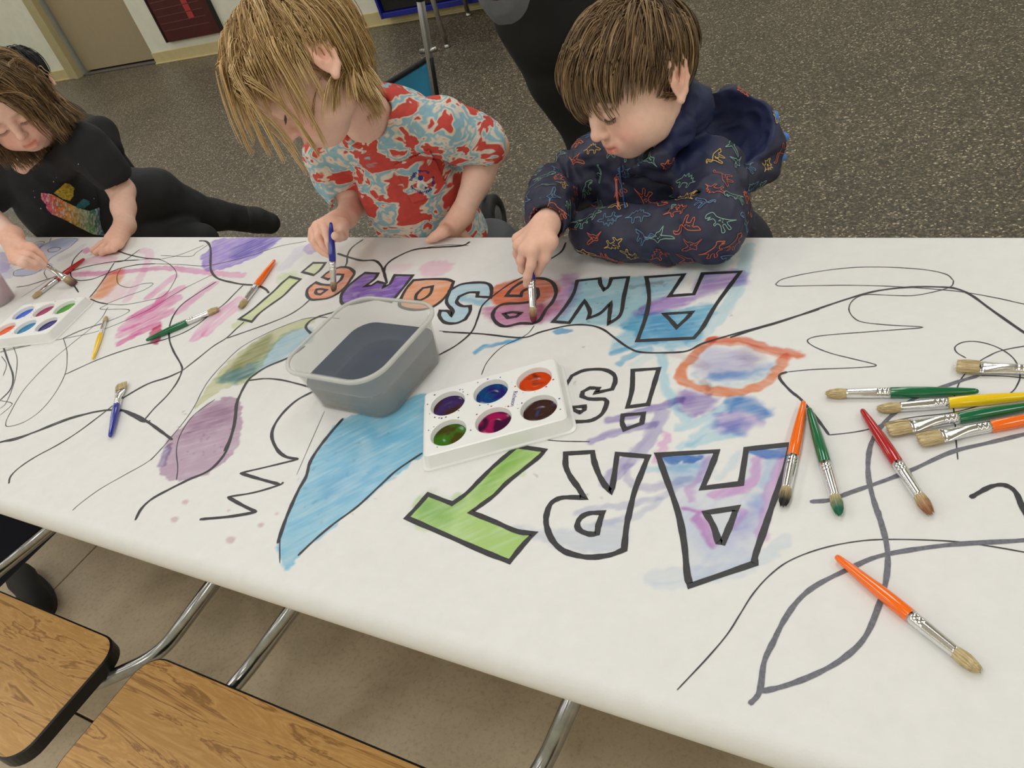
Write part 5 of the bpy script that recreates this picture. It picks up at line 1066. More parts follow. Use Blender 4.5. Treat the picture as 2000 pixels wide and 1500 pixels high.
    # quilting grooves round the sleeves
    for a, b, r, n in ((sR, eR, .0515, 3), (sL, eL, .062, 3), (eL, J(1158, 452, z=.787), .052, 5)):
        d = nrm(b-a); u = nrm(np.cross(d, (0, 0, 1))); v = np.cross(d, u)
        for i in range(n):
            c = a+(b-a)*((i+.7)/(n+.4)); ring = [c+r*(u*math.cos(t)+v*math.sin(t))+d*.008*math.sin(2*t+i) for t in np.linspace(0, 2*math.pi, 22)]; S.cap(ring, .0035, .008, True)
    S.cap([J(1225, 320, 1.12), J(1222, 420, 1.11)], .006, .02, True)                         # zip valley
    # hood lying back on the shoulders
    hc = J(1384, 276, 1.245); sd = nrm(J(1508, 270, 1.27)-J(1235, 315, 1.17)); up = J(1400, 170, 1.33)-J(1400, 370, 1.165); up = nrm(up-sd*(up@sd)); ax = np.cross(sd, up); Rm = np.stack([sd, up, ax], 1)
    S.ell(hc-ax*.004, (.112, .086, .070), Rm, .02)
    S.cap([J(1238, 314, 1.135), J(1290, 326, 1.115), J(1360, 342, 1.13), J(1440, 354, 1.18), J(1492, 332, 1.24)], [.016, .022, .024, .024, .021], .006)
    S.cap([J(1492, 335, 1.25), J(1505, 285, 1.27), J(1485, 225, 1.30), J(1430, 180, 1.32)], [.022, .020, .018, .016], .012)
    S.cap([J(1235, 318, 1.14), J(1170, 300, 1.17), J(1150, 285, 1.20)], [.020, .022, .022], .018)
    inner = hc+ax*.040; S.ell(inner, (.103, .076, .074), Rm, .008, True)
    hw = H.w((0, .02, -.07)); S.cap([H.w((-.02, .045, -.062)), H.w((.03, .040, -.075)), H.w((.06, .0, -.082)), H.w((.045, -.045, -.100)), H.w((.0, -.062, -.108))], [.020, .020, .018, .014, .012], .014)
    S.ell(H.w((.006, .040, -.080)), np.array([.060, .048, .050]), H.R, .014)
    S.ell(H.w((0, -.01, -.020)), np.array([.066, .078, .078])*.98, H.R, .006, True); S.ell(H.w((0, -.055, -.080)), np.array([.030, .030, .024]), H.R, .006, True)
    S.cap([J(1069, 429, z=.845), wR+(wR-eR)*.3], [.0245, .030], .004, True)
    V, Q = garment(S, 2, (.0055, 30), (1, 1, 1.5))
    L = (V-inner)@Rm/np.array([.103, .076, .074]); lin = np.maximum(np.clip((1.10-np.linalg.norm(L, axis=1))/.05, 0, 1), np.clip((.108-np.linalg.norm(V-H.w((.01, .0, -.06)), axis=1))/.012, 0, 1)*(H.local(V)[:, 1] > -.045))[:, None]
    nv, fl = np.array(srgb(46, 48, 70)), np.array(srgb(26, 36, 74))
    jk = skin_obj('jacket', V, Q, attr_mat('navy_jacket_shell', .55, .4, 30, .15, .25), me, nv*(1-lin)+fl*lin)
    # spikes along the hood
    for (bx, by, tx, ty, yb, r) in ((1503, 240, 1517, 216, 1.31, .0175), (1514, 272, 1543, 266, 1.30, .0175), (1514, 304, 1537, 308, 1.29, .0150)):
        a, b = J(bx, by, yb), J(tx, ty, yb+.01); d = b-a; a = a-d*.35
        Vv, Ff = tube([a+d*t for t in (0, .3, .6, .85, 1.1, 1.25, 1.33)], [r*1.1, r*1.05, r*.85, r*.62, r*.42, r*.26, r*.03], 16); o = mesh_obj('hood_spike', Vv, Ff, simple('blue_felt', srgb(86, 136, 214), .8, var=.06, vscale=80, bstr=.2)); adopt(o, jk)
    b = bvh_of(jk); N_ = vnormals(V, Q)
    # zip and shirt edge
    def on_path(pts, w, mat, name, off=.002):
        q = [cast(b, *p, off) for p in smooth_path(pts, 6)]; q = [p for p in q if p is not None]
        if len(q) < 3: return
        Vv, Ff = tube(q, w, 6); o = mesh_obj(name, Vv, Ff, mat); adopt(o, jk)
    on_path([(1213, 326), (1213, 345), (1217, 380), (1222, 408)], .0014, simple('blue_zip', srgb(70, 112, 176), .5), 'zip'); on_path([(1205, 348), (1205, 370), (1208, 406)], .0022, simple('pink_shirt', srgb(206, 120, 112), .8), 'shirt_edge')
    # dinosaur outlines printed over the shell
    brach = [(-1.0, .1), (-.7, -.05), (-.4, .05), (-.3, -.45), (-.15, -.45), (-.1, -.1), (.2, -.1), (.25, -.45), (.4, -.45), (.42, .0), (.55, .4), (.6, .8), (.85, .9), (1.0, .75), (.75, .7), (.7, .35), (.5, .25), (.0, .35), (-.4, .3), (-1.0, .1)]
    stego = [(-1.0, -.1), (-.6, .0), (-.5, .25), (-.35, .15), (-.25, .45), (-.08, .28), (.05, .55), (.2, .28), (.35, .4), (.45, .15), (.75, .05), (1.0, -.1), (.8, -.2), (.5, -.15), (.45, -.5), (.3, -.5), (.25, -.2), (-.2, -.2), (-.25, -.5), (-.42, -.5), (-.45, -.15), (-1.0, -.1)]
    rex = [(-1.0, -.3), (-.5, -.05), (-.1, .25), (.2, .55), (.3, .9), (.75, .95), (.95, .75), (.6, .68), (.9, .58), (.5, .5), (.45, .2), (.65, .12), (.62, .0), (.4, .05), (.25, -.2), (.35, -.65), (.1, -.65), (.1, -.25), (-.1, -.2), (-.2, -.65), (-.42, -.65), (-.3, -.15), (-1.0, -.3)]
    ptero = [(-1, .3), (-.4, .15), (-.1, .35), (.15, .4), (.5, .75), (.3, .3), (.2, .1), (.8, -.1), (1.0, -.35), (.4, -.2), (.0, -.15), (-.3, -.3), (-.45, .0), (-1, .3)]
    pc = [simple('print_'+n, srgb(*c), .6) for n, c in (('orange', (206, 104, 66)), ('mint', (126, 166, 150)), ('yellow', (206, 170, 92)), ('blue', (92, 128, 160)), ('rust', (166, 84, 66)))]
    rg = np.random.default_rng(21); chosen = []; shapes = [brach, stego, rex, ptero]
    cand = np.where(lin[:, 0] < .05)[0]; rg.shuffle(cand)
    for i in cand:
        if V[i][2] < .70 or any(np.linalg.norm(V[i]-V[j]) < .031 for j in chosen): continue
        chosen.append(i)
    for n, i in enumerate(chosen[:220]):
        nn_ = N_[i]; a = rg.uniform(-.6, .6)+(math.pi if rg.random() < .3 else 0); t = np.cross((0, 0, 1.0), nn_); 
        if np.linalg.norm(t) < .2: t = np.cross((0, 1.0, 0), nn_)
        t = nrm(t); bt = np.cross(nn_, t); u, v = t*math.cos(a)+bt*math.sin(a), -t*math.sin(a)+bt*math.cos(a); sc = rg.uniform(.017, .023); sh = shapes[rg.integers(4)]; fl_ = rg.choice((-1, 1)); w = .00062
        parts = []
        def proj(x, y):
            h = b.find_nearest(Vector(V[i]+u*x*sc*fl_+v*y*sc)); return np.array(h[0]), np.array(h[1])
        pts = [proj(*p) for p in smooth_path([np.array(p) for p in sh], 3)]; Vv = []; Ff = []
        for k in range(len(pts)):
            p, nq = pts[k]; tt = pts[min(k+1, len(pts)-1)][0]-pts[max(k-1, 0)][0]; s_ = np.cross(nq, tt); s_ = s_/(np.linalg.norm(s_)+1e-9)*w; Vv += [p+nq*.0011+s_, p+nq*.0011-s_]
            if k: Ff.append((2*k-2, 2*k-1, 2*k+1, 2*k))
        parts.append((Vv, Ff))
        if n % 3 != 1:
            for q in range(7):
                x, y = rg.uniform(-.35, .3), rg.uniform(-.05, .2); p, nq = proj(x, y); e1 = nrm(np.cross(nq, u)); e2 = np.cross(nq, e1); r_ = rg.uniform(.0007, .0014); parts.append(([p+nq*.0011+r_*(e1*math.cos(z)+e2*math.sin(z)) for z in np.linspace(0, 5.24, 6)], [tuple(range(6))]))
        Vv, Ff = merge(*parts); o = mesh_obj('dinosaur_print', Vv, Ff, pc[rg.integers(5)], smooth=False, kind='stuff'); adopt(o, jk)
    # trousers and shoes (behind the table)
    S = Solid((-.72, 1.12, .02), (-.32, 1.44, .66), .007)
    for s in (-1, 1): S.cap([(-.52+s*.055, 1.275, .60), (-.52+s*.06, 1.25, .30), (-.52+s*.06, 1.27, .07)], [.085, .058, .05], .03)
    V, Q = garment(S, 3); skin_obj('trousers', V, Q, simple('dark_trousers', srgb(40, 42, 52), .8, var=.1), me)
    for s in (-1, 1): shoe(me, (-.52+s*.06, 1.22), 0, .085, srgb(60, 62, 70))
def shoe(parent, xy, rz, L, col):
    V, F = rings([(-L, .018, .02), (-L*.9, .030, .034), (-L*.4, .034, .042), (.2*L, .036, .034), (.7*L, .036, .026), (L*.95, .024, .018), (L, .006, .006)], 16); a = rz-math.pi/2; c, s = math.cos(a), math.sin(a)
    V = [(xy[0]+x*c-y*s, xy[1]+x*s+y*c, max(.004, z+.036)) for x, y, z in V]; o = mesh_obj('shoe', V, F, simple('shoe_leather', col, .6)); adopt(o, parent)
make_boy()
# ================================================================== THE FAIR-HAIRED CHILD IN THE TIE-DYE SHIRT
def m_tiedye():
    m, nt, b = node_mat('tie_dye_cotton'); v = coords(nt, (1, 1, 1.5)); n0 = noise(nt, v, 9, 2, .5)
    ad = N(nt, 'ShaderNodeMix', data_type='RGBA', blend_type='ADD'); ad.inputs[0].default_value = .10; nt.links.new(v, ad.inputs[6]); nt.links.new(n0.outputs['Color'], ad.inputs[7])
    n1 = noise(nt, ad.outputs[2], 12, 3, .6, .3); R_, B_, C_ = srgb(204, 74, 64), srgb(146, 186, 200), srgb(224, 212, 196)
    r = ramp(nt, [(0.0, R_), (.435, R_), (.45, C_), (.478, C_), (.492, B_), (.53, B_), (.545, C_), (.565, C_), (.578, R_), (.70, R_), (.73, B_)]); nt.links.new(n1.outputs[0], r.inputs[0])
    n2 = noise(nt, v, 70, 3); r2 = ramp(nt, [(.3, (.86,)*3), (.7, (1.06,)*3)]); nt.links.new(n2.outputs[0], r2.inputs[0])
    mx = N(nt, 'ShaderNodeMix', data_type='RGBA', blend_type='MULTIPLY'); mx.inputs[0].default_value = 1; nt.links.new(r.outputs[0], mx.inputs[6]); nt.links.new(r2.outputs[0], mx.inputs[7]); nt.links.new(mx.outputs[2], b.inputs['Base Color'])
    b.inputs['Roughness'].default_value = .85; n3_ = noise(nt, coords(nt), 900, 2); bump(nt, b, n3_.outputs[0], .12, .001); return m
def text_mesh(s, size):
    cu = bpy.data.curves.new('t', 'FONT'); cu.body = s; cu.size = size; cu.offset = size*.035; to = bpy.data.objects.new('t', cu); COL.objects.link(to); bpy.context.view_layer.update()
    me = bpy.data.meshes.new_from_object(to.evaluated_get(bpy.context.evaluated_depsgraph_get())); V = [tuple(v.co[:2]) for v in me.vertices]; F = [tuple(p.vertices) for p in me.polygons]; bpy.data.objects.remove(to); return V, F
def make_blond():
    me = person((-1.05, 1.22, 0), 'fair-haired child in a red and blue tie-dye shirt holding a blue brush')
    H = Head(J(604, 138, .985), (-.345, -.788, -.517), (-.518, -.308, .80), 1.06)
    nb = J(722, 236, 1.115); ch = J(790, 330, 1.17)
    S = Solid((-1.36, .84, .64), (-.74, 1.36, 1.26), .0022)
    build_head(S, H)
    S.cap([H.w((0, .020, -.040)), nb, nb+(ch-nb)*.4], [.045, .043, .052], .02); S.ell(ch, (.08, .055, .09), k=.03)
    sL, eL, wL = J(862, 248, 1.15), J(960, 286, 1.215), J(903, 418, 1.135)
    S.cap([sL, eL], [.036, .031], .015); S.cap([eL, eL+(wL-eL)*.45, wL], [.030, .0275, .0205], .012)
    pk = J(884, 448, 1.122); S.cap([wL, pk], [.0200, .0195], .012); S.cap([wL, J(872, 446, 1.117)], [.019, .016], .012)
    S.cap([pk+(0, -.004, .004), J(865, 452, z=.764), J(850, 462, z=.757), J(837, 469, z=.7515)], [.0150, .0110, .0085, .0066], .008)
    for i, (x, d) in enumerate(((-.026, 0), (-.009, .002), (.008, .003), (.022, .002))):
        k0 = pk+np.array([x*.7, .006, -.012]); S.cap([k0, k0+np.array([x*.3, .010, -.030]), k0+np.array([x*.3, .004, -.052])], [.0085, .0070, .0056], .004)
    sR, eR, wR = J(640, 305, 1.12), J(694, 392, 1.135), J(676, 424, 1.065)
    S.cap([sR, eR], [.036, .030], .015); S.cap([eR, wR], [.0290, .0215], .012)
    pc = J(632, 458, z=.812); S.cap([wR, J(650, 448, z=.822), pc], [.0205, .0215, .0190], .012)
    kn = [J(632, 437, z=.838), J(620, 441, z=.832), J(613, 452, z=.822), J(612, 466, z=.810)]
    for i, q in enumerate(kn): S.cap([wR+(q-wR)*.35, q], [.0165, .0105], .010)
    S.cap([kn[0], J(638, 456, z=.832), J(642, 472, z=.822), J(643, 482, z=.812)], [.0092, .0080, .0070, .0060], .004)
    S.cap([kn[1], J(622, 464, z=.822), J(632, 481, z=.808), J(641, 490, z=.799)], [.0090, .0078, .0068, .0058], .004)
    S.cap([kn[2], J(614, 472, z=.812), J(626, 487, z=.799), J(640, 496, z=.791)], [.0086, .0074, .0064, .0056], .004)
    S.cap([kn[3], J(618, 482, z=.802), J(632, 493, z=.793), J(645, 500, z=.787)], [.0078, .0066, .0058, .0050], .004)
    S.cap([J(668, 440, z=.822), J(669, 458, z=.822), J(662, 462, z=.834), J(655, 461, z=.842)], [.0150, .0105, .0090, .0080], .006)
    V, Q = S.mesh(); V = relax(V, Q, 1, .4)
    C = head_colors(V, H, srgb(150, 124, 84), SKIN, std_hairline, srgb(176, 144, 106))
    for c in (pc, pk): C = np.where((np.linalg.norm(V-c, axis=1) < .06)[:, None], C*np.array([1.0, .92, .88]), C)
    skin_obj('body', V, Q, M_SKIN, me, C); lashes(H, me, srgb(92, 66, 48))
    cols = [srgb(140, 106, 62), srgb(180, 144, 92), srgb(210, 176, 122), srgb(238, 214, 166)]
    coll = HCOLL+[(H.local(nb[None])[0], (.055, .055, .055))]
    def ln(r, g): return np.where(r[:, 0] < -.040, .085, np.where(r[:, 1] > .048, .180, np.where(r[:, 2] > .095, .085, np.where(r[:, 2] > .070, .070, .038))))*g.uniform(.8, 1.12, len(r))
    hair(H, me, 'hair', cols, 1050, 6, ln, (-.01, .030, .110), .13, coll, 5, 20, 1.1, .016, .00075, spread=.009, clump=.72, wave=.05, stick=.62, out=.15, shell=((0, .006, .034), (.078, .098, .082)))
    hair(H, me, 'loose_hair', cols[1:], 34, 9, lambda r, g: np.where(r[:, 0] > 0, .175, .11)*g.uniform(.75, 1.1, len(r)), (-.01, .030, .110), .12, coll, 6, 22, 1.0, .022, .0008, spread=.0055, clump=.75, wave=.05, stick=.45, out=.25, region=lambda P: (P[:, 1] < .03) & (P[:, 2] > .07), shell=((0, .006, .034), (.078, .098, .082)))
    # shirt
    S = Solid((-1.36, .98, .52), (-.72, 1.42, 1.10), .003)
    S.cap([J(765, 255, 1.15), J(800, 350, 1.175), J(848, 470, 1.20), J(862, 510, 1.215)], [.082, .102, .112, .118], .03, sq=(*nrm((.35, -.9, .25)), 1.22))
    S.cap([J(665, 290, 1.13), nb+(0, .02, -.02), sL], [.050, .052, .050], .03)
    S.cap([sL, J(905, 266, 1.18), J(944, 284, 1.20)], [.048, .048, .049], .016)
    S.cap([sR, J(655, 340, 1.125), J(678, 376, 1.13)], [.050, .046, .042], .016)
    se = J(944, 282, 1.20); dL = nrm(J(958, 300, 1.21)-sL); S.half(se+dL*.012, dL) if False else None
    S.cap([J(915, 268, 1.185), eL+(eL-sL)*.35, eL+(wL-eL)*.5], [.040, .048, .050], .003, True)
    dR = nrm(eR-sR); S.cap([J(668, 362, 1.13), eR+dR*.06], [.037, .046], .003, True); S.cap([eR, wR], .04, .003, True)
    S.cap([nb+(H.w((0, .02, -.04))-nb)*.22, nb+(H.w((0, .02, -.04))-nb)*.7], [.050, .060], .006, True)
    V, Q = garment(S, 2, (.0052, 15), (1.0, 1.0, .6)); M_TD = m_tiedye(); sh = skin_obj('shirt', V, Q, M_TD, me)
    # ribbed neckline
    d = nrm(H.w((0, .02, -.04))-nb); u = nrm(np.cross(d, (0, 0, 1))); v = np.cross(d, u); c = nb+d*.004
    Vv, Ff = tube([c+(u*math.cos(t)+v*math.sin(t))*.052 for t in np.linspace(0, 2*math.pi, 40)], .0055, 8); adopt(mesh_obj('neckline', Vv, Ff, M_TD), sh)
    b = bvh_of(sh)
    # chest pocket with the round print
    Vv, Ff, UV = decal_poly(b, [(768, 320), (840, 289), (872, 362), (852, 383), (804, 397)], 2.0, .0022)
    o = mesh_obj('pocket', Vv, Ff, M_TD); adopt(o, sh); sm = o.modifiers.new('t', 'SOLIDIFY'); sm.thickness = .0015
    cx, cy, rr = 823.5, 353.0, 21.0; tilt = math.radians(-14); Mp = simple('navy_print_ink', srgb(52, 40, 124), .7); parts = []
    def ring_text(s, a0, a1, inner, size):
        Vt, Ft = text_mesh(s, size); w = max(x for x, y in Vt); q = []
        for x, y in Vt:
            f = x/w; a = math.radians(a0+(a1-a0)*f); r = rr+(y-size*.3)*(1 if not inner else -1); q.append(cast(b, cx+r*math.cos(a), cy-r*math.sin(a), .0046))
        if all(z is not None for z in q): parts.append((q, Ft))
    ring_text('high lives', 175, 52, False, 8.5); ring_text('weekend', 200, 322, True, 8.5); ring_text('vibes', 332, 385, True, 8.5)
    if parts:
        Vv, Ff = merge(*parts); o = mesh_obj('chest_print_lettering', Vv, Ff, Mp, smooth=False); adopt(o, sh)
    def blob(pts, mat, nm, off): 
        Vv, Ff, _ = decal_poly(b, pts, 1.0, off)
        if Ff: adopt(mesh_obj(nm, Vv, Ff, mat, smooth=False), sh)
    circ = lambda x, y, r, n=14: [(x+r*math.cos(6.283*k/n), y+r*math.sin(6.283*k/n)) for k in range(n)]
    blob(circ(818, 354, 11), simple('pale_blue_print', srgb(150, 196, 214), .7), 'chest_print', .0036); blob([(815, 352), (820, 342), (828, 344), (826, 350), (836, 362), (832, 366), (822, 355), (818, 366), (813, 364)], simple('white_print', srgb(232, 228, 222), .7), 'chest_print', .0042)
    blob(circ(821, 346, 6), Mp, 'chest_print', .0047); blob(circ(830, 365, 3), Mp, 'chest_print', .0047)
    # shorts, legs and shoes behind the table
    S = Solid((-1.30, 1.10, .02), (-.78, 1.44, .66), .008)
    for s in (-1, 1): S.cap([(-1.045+s*.06, 1.24, .60), (-1.045+s*.065, 1.24, .32), (-1.045+s*.07, 1.27, .07)], [.09, .062, .05], .03)
    V, Q = garment(S, 3); skin_obj('trousers', V, Q, simple('grey_trousers', srgb(84, 86, 92), .8, var=.1), me)
    for s in (-1, 1): shoe(me, (-1.045+s*.07, 1.22), 0, .09, srgb(52, 54, 60))
make_blond()
# ================================================================== THE CHILD IN THE BLACK SHIRT
def make_girl():
    me = person((-2.2, 1.30, 0), 'child with wavy brown hair in a black shirt with a rainbow animal print')
    H = Head(J(22, 208, 1.12), (.70, -.64, -.34), (-.16, .02, 1), 1.0)
    nb = J(62, 312, 1.165); ch = J(112, 385, 1.20)
    S = Solid((-2.62, .80, .60), (-1.80, 1.40, 1.26), .0028)
    build_head(S, H, .004)
    S.cap([H.w((0, .022, -.045)), H.w((0, .034, -.095)), nb, nb+(ch-nb)*.5], [.042, .040, .046, .050], .02); S.ell(ch, (.07, .05, .09), k=.03)
    sL, eL, wL = J(165, 285, 1.20), J(238, 372, 1.215), J(244, 440, 1.13)
    S.cap([sL, eL], [.037, .033], .015); S.cap([eL, eL+(wL-eL)*.5, wL], [.032, .030, .024], .012)
    kn = [J(214, 467, z=.768), J(218, 471, z=.766), J(224, 475, z=.764), J(231, 476, z=.762)]
    for q in kn: S.cap([wL, q], [.0215, .0135], .012)
    for q, t1, t2 in zip(kn, ((198, 477), (202, 483), (211, 487), (222, 486)), ((180, 489), (186, 494), (198, 495), (212, 491))): S.cap([q, J(*t1, z=.7585), J(*t2, z=.7505)], [.0098, .0086, .0070], .004)
    sR, eR, wR = J(8, 335, 1.13), J(-34, 412, 1.06), J(22, 462, z=.865)
    S.cap([sR, eR], [.037, .033], .015); S.cap([eR, wR], [.034, .0235], .012)
    kk = [J(47, 484, z=.848), J(36, 489, z=.842), J(29, 498, z=.835), J(30, 508, z=.826)]
    for q in kk: S.cap([wR, q], [.0220, .0125], .012)
    S.cap([J(45, 498, z=.828), J(35, 500, z=.832)], .016, .012)
    tips = [((66, 488), (80, 498), (89, 511)), ((58, 498), (74, 507), (87, 517)), ((50, 508), (68, 515), (82, 521)), ((46, 516), (60, 521), (73, 524))]
    for q, t in zip(kk, tips): S.cap([q]+[J(*p, z=zz) for p, zz in zip(t, (.838, .822, .805))], [.0105, .0092, .0080, .0066], .004)
    S.cap([J(38, 478, z=.850), J(60, 482, z=.845), J(74, 494, z=.828)], [.0135, .0098, .0076], .006)
    V, Q = S.mesh(); V = relax(V, Q, 1, .4); C = head_colors(V, H, srgb(104, 80, 52), SKIN2, std_hairline, srgb(120, 92, 68))
    for c in (kn[0], kk[1]): C = np.where((np.linalg.norm(V-c, axis=1) < .07)[:, None], C*np.array([1.0, .92, .88]), C)
    skin_obj('body', V, Q, M_SKIN, me, C); lashes(H, me, srgb(56, 40, 32))
    cols = [srgb(70, 52, 32), srgb(108, 82, 52), srgb(142, 112, 74), srgb(176, 142, 98)]
    def ln(r, g): return np.where(r[:, 1] < -.03, .17, .235)*g.uniform(.8, 1.12, len(r))
    hair(H, me, 'hair', cols, 900, 6, ln, (.0, .02, .108), .12, HCOLL+[(H.local(nb[None])[0]+np.array([0, .03, -.03]), (.12, .07, .05))], 9, 22, .9, .020, .0009, spread=.009, clump=.72, wave=.20, stick=.55, out=.18, flow=lambda r: np.stack([np.sign(r[:, 0]+.012)*1.1, 0*r[:, 0]+.3, 0*r[:, 0]], 1)*(r[:, 1] < .02)[:, None])
    S = Solid((-2.66, .92, .50), (-1.80, 1.48, 1.12), .0036)
    S.cap([J(85, 345, 1.18), J(110, 390, 1.205), J(170, 470, 1.25), J(190, 500, 1.27)], [.085, .105, .115, .118], .03, sq=(*nrm((.6, -.75, .2)), 1.2))
    S.cap([sR+(-.01, 0, 0), nb+(0, .02, -.03), sL], [.056, .055, .055], .03); S.cap([sL, J(195, 315, 1.205), J(213, 336, 1.21)], [.056, .053, .052], .016); S.cap([sR, eR+(sR-eR)*.35], [.056, .050], .016)
    S.cap([J(200, 322, 1.208), eL+(eL-sL)*.1, eL+(wL-eL)*.4], [.040, .047, .05], .003, True); S.cap([eR+(sR-eR)*.5, eR+(eR-sR)*.3], [.040, .047], .003, True)
    S.cap([nb+(0, -.01, .03), nb+(H.w((0, .034, -.095))-nb)], [.052, .06], .006, True)
    V, Q = garment(S, 2, (.0048, 16), (1, 1, .7)); M_BT = simple('charcoal_cotton', srgb(30, 30, 34), .85, var=.12, vscale=40, bstr=.15); sh = skin_obj('shirt', V, Q, M_BT, me); b = bvh_of(sh)
    Z = lambda pts: [(60+x/7.5, 300+y/7.5) for x, y in pts]
    def rainbow(uv):
        x = (uv[:, 0]-78)/140; st = [(0, srgb(210, 60, 70)), (.12, srgb(220, 90, 120)), (.26, srgb(226, 130, 80)), (.45, srgb(222, 176, 84)), (.6, srgb(170, 190, 150)), (.72, srgb(90, 150, 120)), (.85, srgb(90, 110, 170)), (1, srgb(120, 130, 180))]
        t = np.clip(x+.25*(uv[:, 1]-410)/60*-.3, 0, 1); c = np.stack([np.interp(t, [s[0] for s in st], [s[1][k] for s in st]) for k in range(3)], 1); n_ = vnoise(uv[:, 0]*.35, uv[:, 1]*.35); w = np.clip((vnoise(uv[:, 0]*.5+9, uv[:, 1]*.22+4)-.55)*3, 0, .7); return c*(.6+.7*n_)[:, None]*(1-w[:, None])+w[:, None]*.75
    for nm, pts in (('animal_print', [(145,560),(310,580),(500,690),(700,790),(860,830),(1000,780),(1130,730),(1230,850),(1270,1050),(1170,1170),(1050,1200),(900,1180),(700,1080),(480,960),(300,880),(230,800),(220,740),(150,660)]), ('animal_print', [(330,570),(490,415),(560,430),(630,500),(620,620),(570,690),(460,660)]), ('animal_print', [(640,770),(700,700),(760,650),(850,690),(860,740),(780,800),(680,810)])):
        Vv, Ff, UV = decal_poly(b, Z(pts), 1.1, .0024)
        if Ff:
            cc = rainbow(UV)
            if pts[0] == (330,570): cc = np.array(srgb(206, 178, 70))*(.5+.8*vnoise(UV[:, 0]*.5, UV[:, 1]*.5))[:, None]
            if pts[0] == (640,770): cc = np.array(srgb(60, 120, 130))*(.5+.8*vnoise(UV[:, 0]*.5, UV[:, 1]*.5))[:, None]
            o = mesh_obj(nm, Vv, Ff, attr_mat('rainbow_print', .8, .3), smooth=False); set_color(o.data, cc); adopt(o, sh)
    dots = []
    for x, y, r in ((335,400,2.6),(380,338,1.4),(62,630,2),(150,795,2.8),(45,540,1.6),(915,660,2),(1070,660,2),(990,540,2.4),(705,145,2.6),(1040,600,1.5)):
        x, y = Z([(x, y)])[0]; q = [cast(b, x+r*.45*math.cos(a), y+r*.45*math.sin(a), .0026) for a in np.linspace(0, 5.5, 8)]
        if all(p is not None for p in q): dots.append((q, [tuple(range(8))]))
    if dots: Vv, Ff = merge(*dots); adopt(mesh_obj('star_dots', Vv, Ff, simple('pale_print', srgb(190, 184, 186), .7), smooth=False, kind='stuff'), sh)
    # black trousers: one leg stretched out along the bench, the other folded under
    S = Solid((-2.75, 1.10, .30), (-1.40, 1.95, .95), .005)
    hp = J(235, 400, 1.34); kn_ = J(362, 408, 1.46); an = J(480, 428, 1.62)
    S.cap([hp, J(300, 385, 1.40), kn_, J(420, 420, 1.53), an], [.098, .082, .062, .046, .040], .02); S.cap([hp+(-.12, 0, .0), hp], [.11, .10], .04); S.cap([hp+(-.1, 0, -.05), J(300, 462, 1.34), J(395, 468, 1.40)], [.09, .066, .05], .02)
    V, Q = garment(S, 3, (.005, 14)); skin_obj('trousers', V, Q, simple('black_trousers', srgb(24, 25, 28), .8, var=.15, vscale=30, bstr=.15), me)
    S = Solid(an-.2, an+.2, .004); tip = J(526, 436, 1.68); S.cap([an, J(500, 430, 1.65), tip], [.043, .042, .036], .01); V, Q = garment(S, 2); skin_obj('boot', V, Q, simple('black_boot', srgb(20, 20, 22), .6, var=.1), me)
make_girl()
seat(-2.75, -1.80, 1.17, 1.43)
# ================================================================== THE DARK-HAIRED CHILD BEHIND, AND THE STANDING ADULT
def make_behind():
    me = person((-2.75, 1.65, 0), 'black-haired child in black clothes, half hidden behind the wavy-haired child')
    H = Head(J(50, 168, 1.58), (.55, -.75, -.25), (-.1, .05, 1), .98)
    nb = H.w((0, .035, -.13)); ch = nb+np.array([-.02, .02, -.14])
    S = Solid((-3.15, 1.30, .70), (-2.45, 1.86, 1.36), .005)
    build_head(S, H); S.cap([H.w((0, .022, -.045)), nb, ch], [.042, .044, .08], .02)
    V, Q = S.mesh(); C = head_colors(V, H, srgb(14, 12, 12), SKIN2, std_hairline, srgb(30, 24, 22)); skin_obj('body', V, Q, M_SKIN, me, C)
    cols = [srgb(10, 9, 10), srgb(18, 16, 17), srgb(30, 27, 28)]
    hair(H, me, 'hair', cols, 700, 6, lambda r, g: np.full(len(r), .10)*g.uniform(.8, 1.1, len(r)), (0, .05, .1), .1, HCOLL, 15, 14, 1.0, .014, .001, spread=.009, stick=1.2, out=.12)
    S = Solid((-3.25, 1.25, .40), (-2.15, 2.0, 1.12), .006)
    S.cap([nb+(-.01, .01, -.06), ch+(0, 0, -.05), ch+(0, .03, -.35)], [.085, .11, .13], .03); S.cap([nb+(-.12, .03, -.07), nb+(0, .01, -.04), nb+(.12, -.02, -.07)], .058, .03)
    sl = J(195, 262, 1.50); S.cap([nb+(.12, -.02, -.07), sl, J(212, 296, 1.47)], [.058, .05, .046], .02); S.cap([nb+(-.12, .03, -.07), nb+(-.18, -.02, -.26)], [.058, .045], .02)
    V, Q = garment(S, 3, (.005, 14)); skin_obj('jumper', V, Q, simple('black_jumper', srgb(16, 16, 18), .85, var=.15), me)
    S = Solid((-3.25, 1.4, .02), (-2.35, 2.1, .75), .010)
    for s in (-1, 1): S.cap([ch+(s*.06, .04, -.40), (ch[0]+s*.07, ch[1]+.03, .10), (ch[0]+s*.07, ch[1]+.03, .06)], [.09, .055, .05], .03)
    V, Q = garment(S, 3); skin_obj('trousers', V, Q, simple('dark_leggings', srgb(20, 20, 24), .85), me)
    for s in (-1, 1): shoe(me, (ch[0]+s*.07, ch[1]), 0, .09, srgb(30, 30, 34))
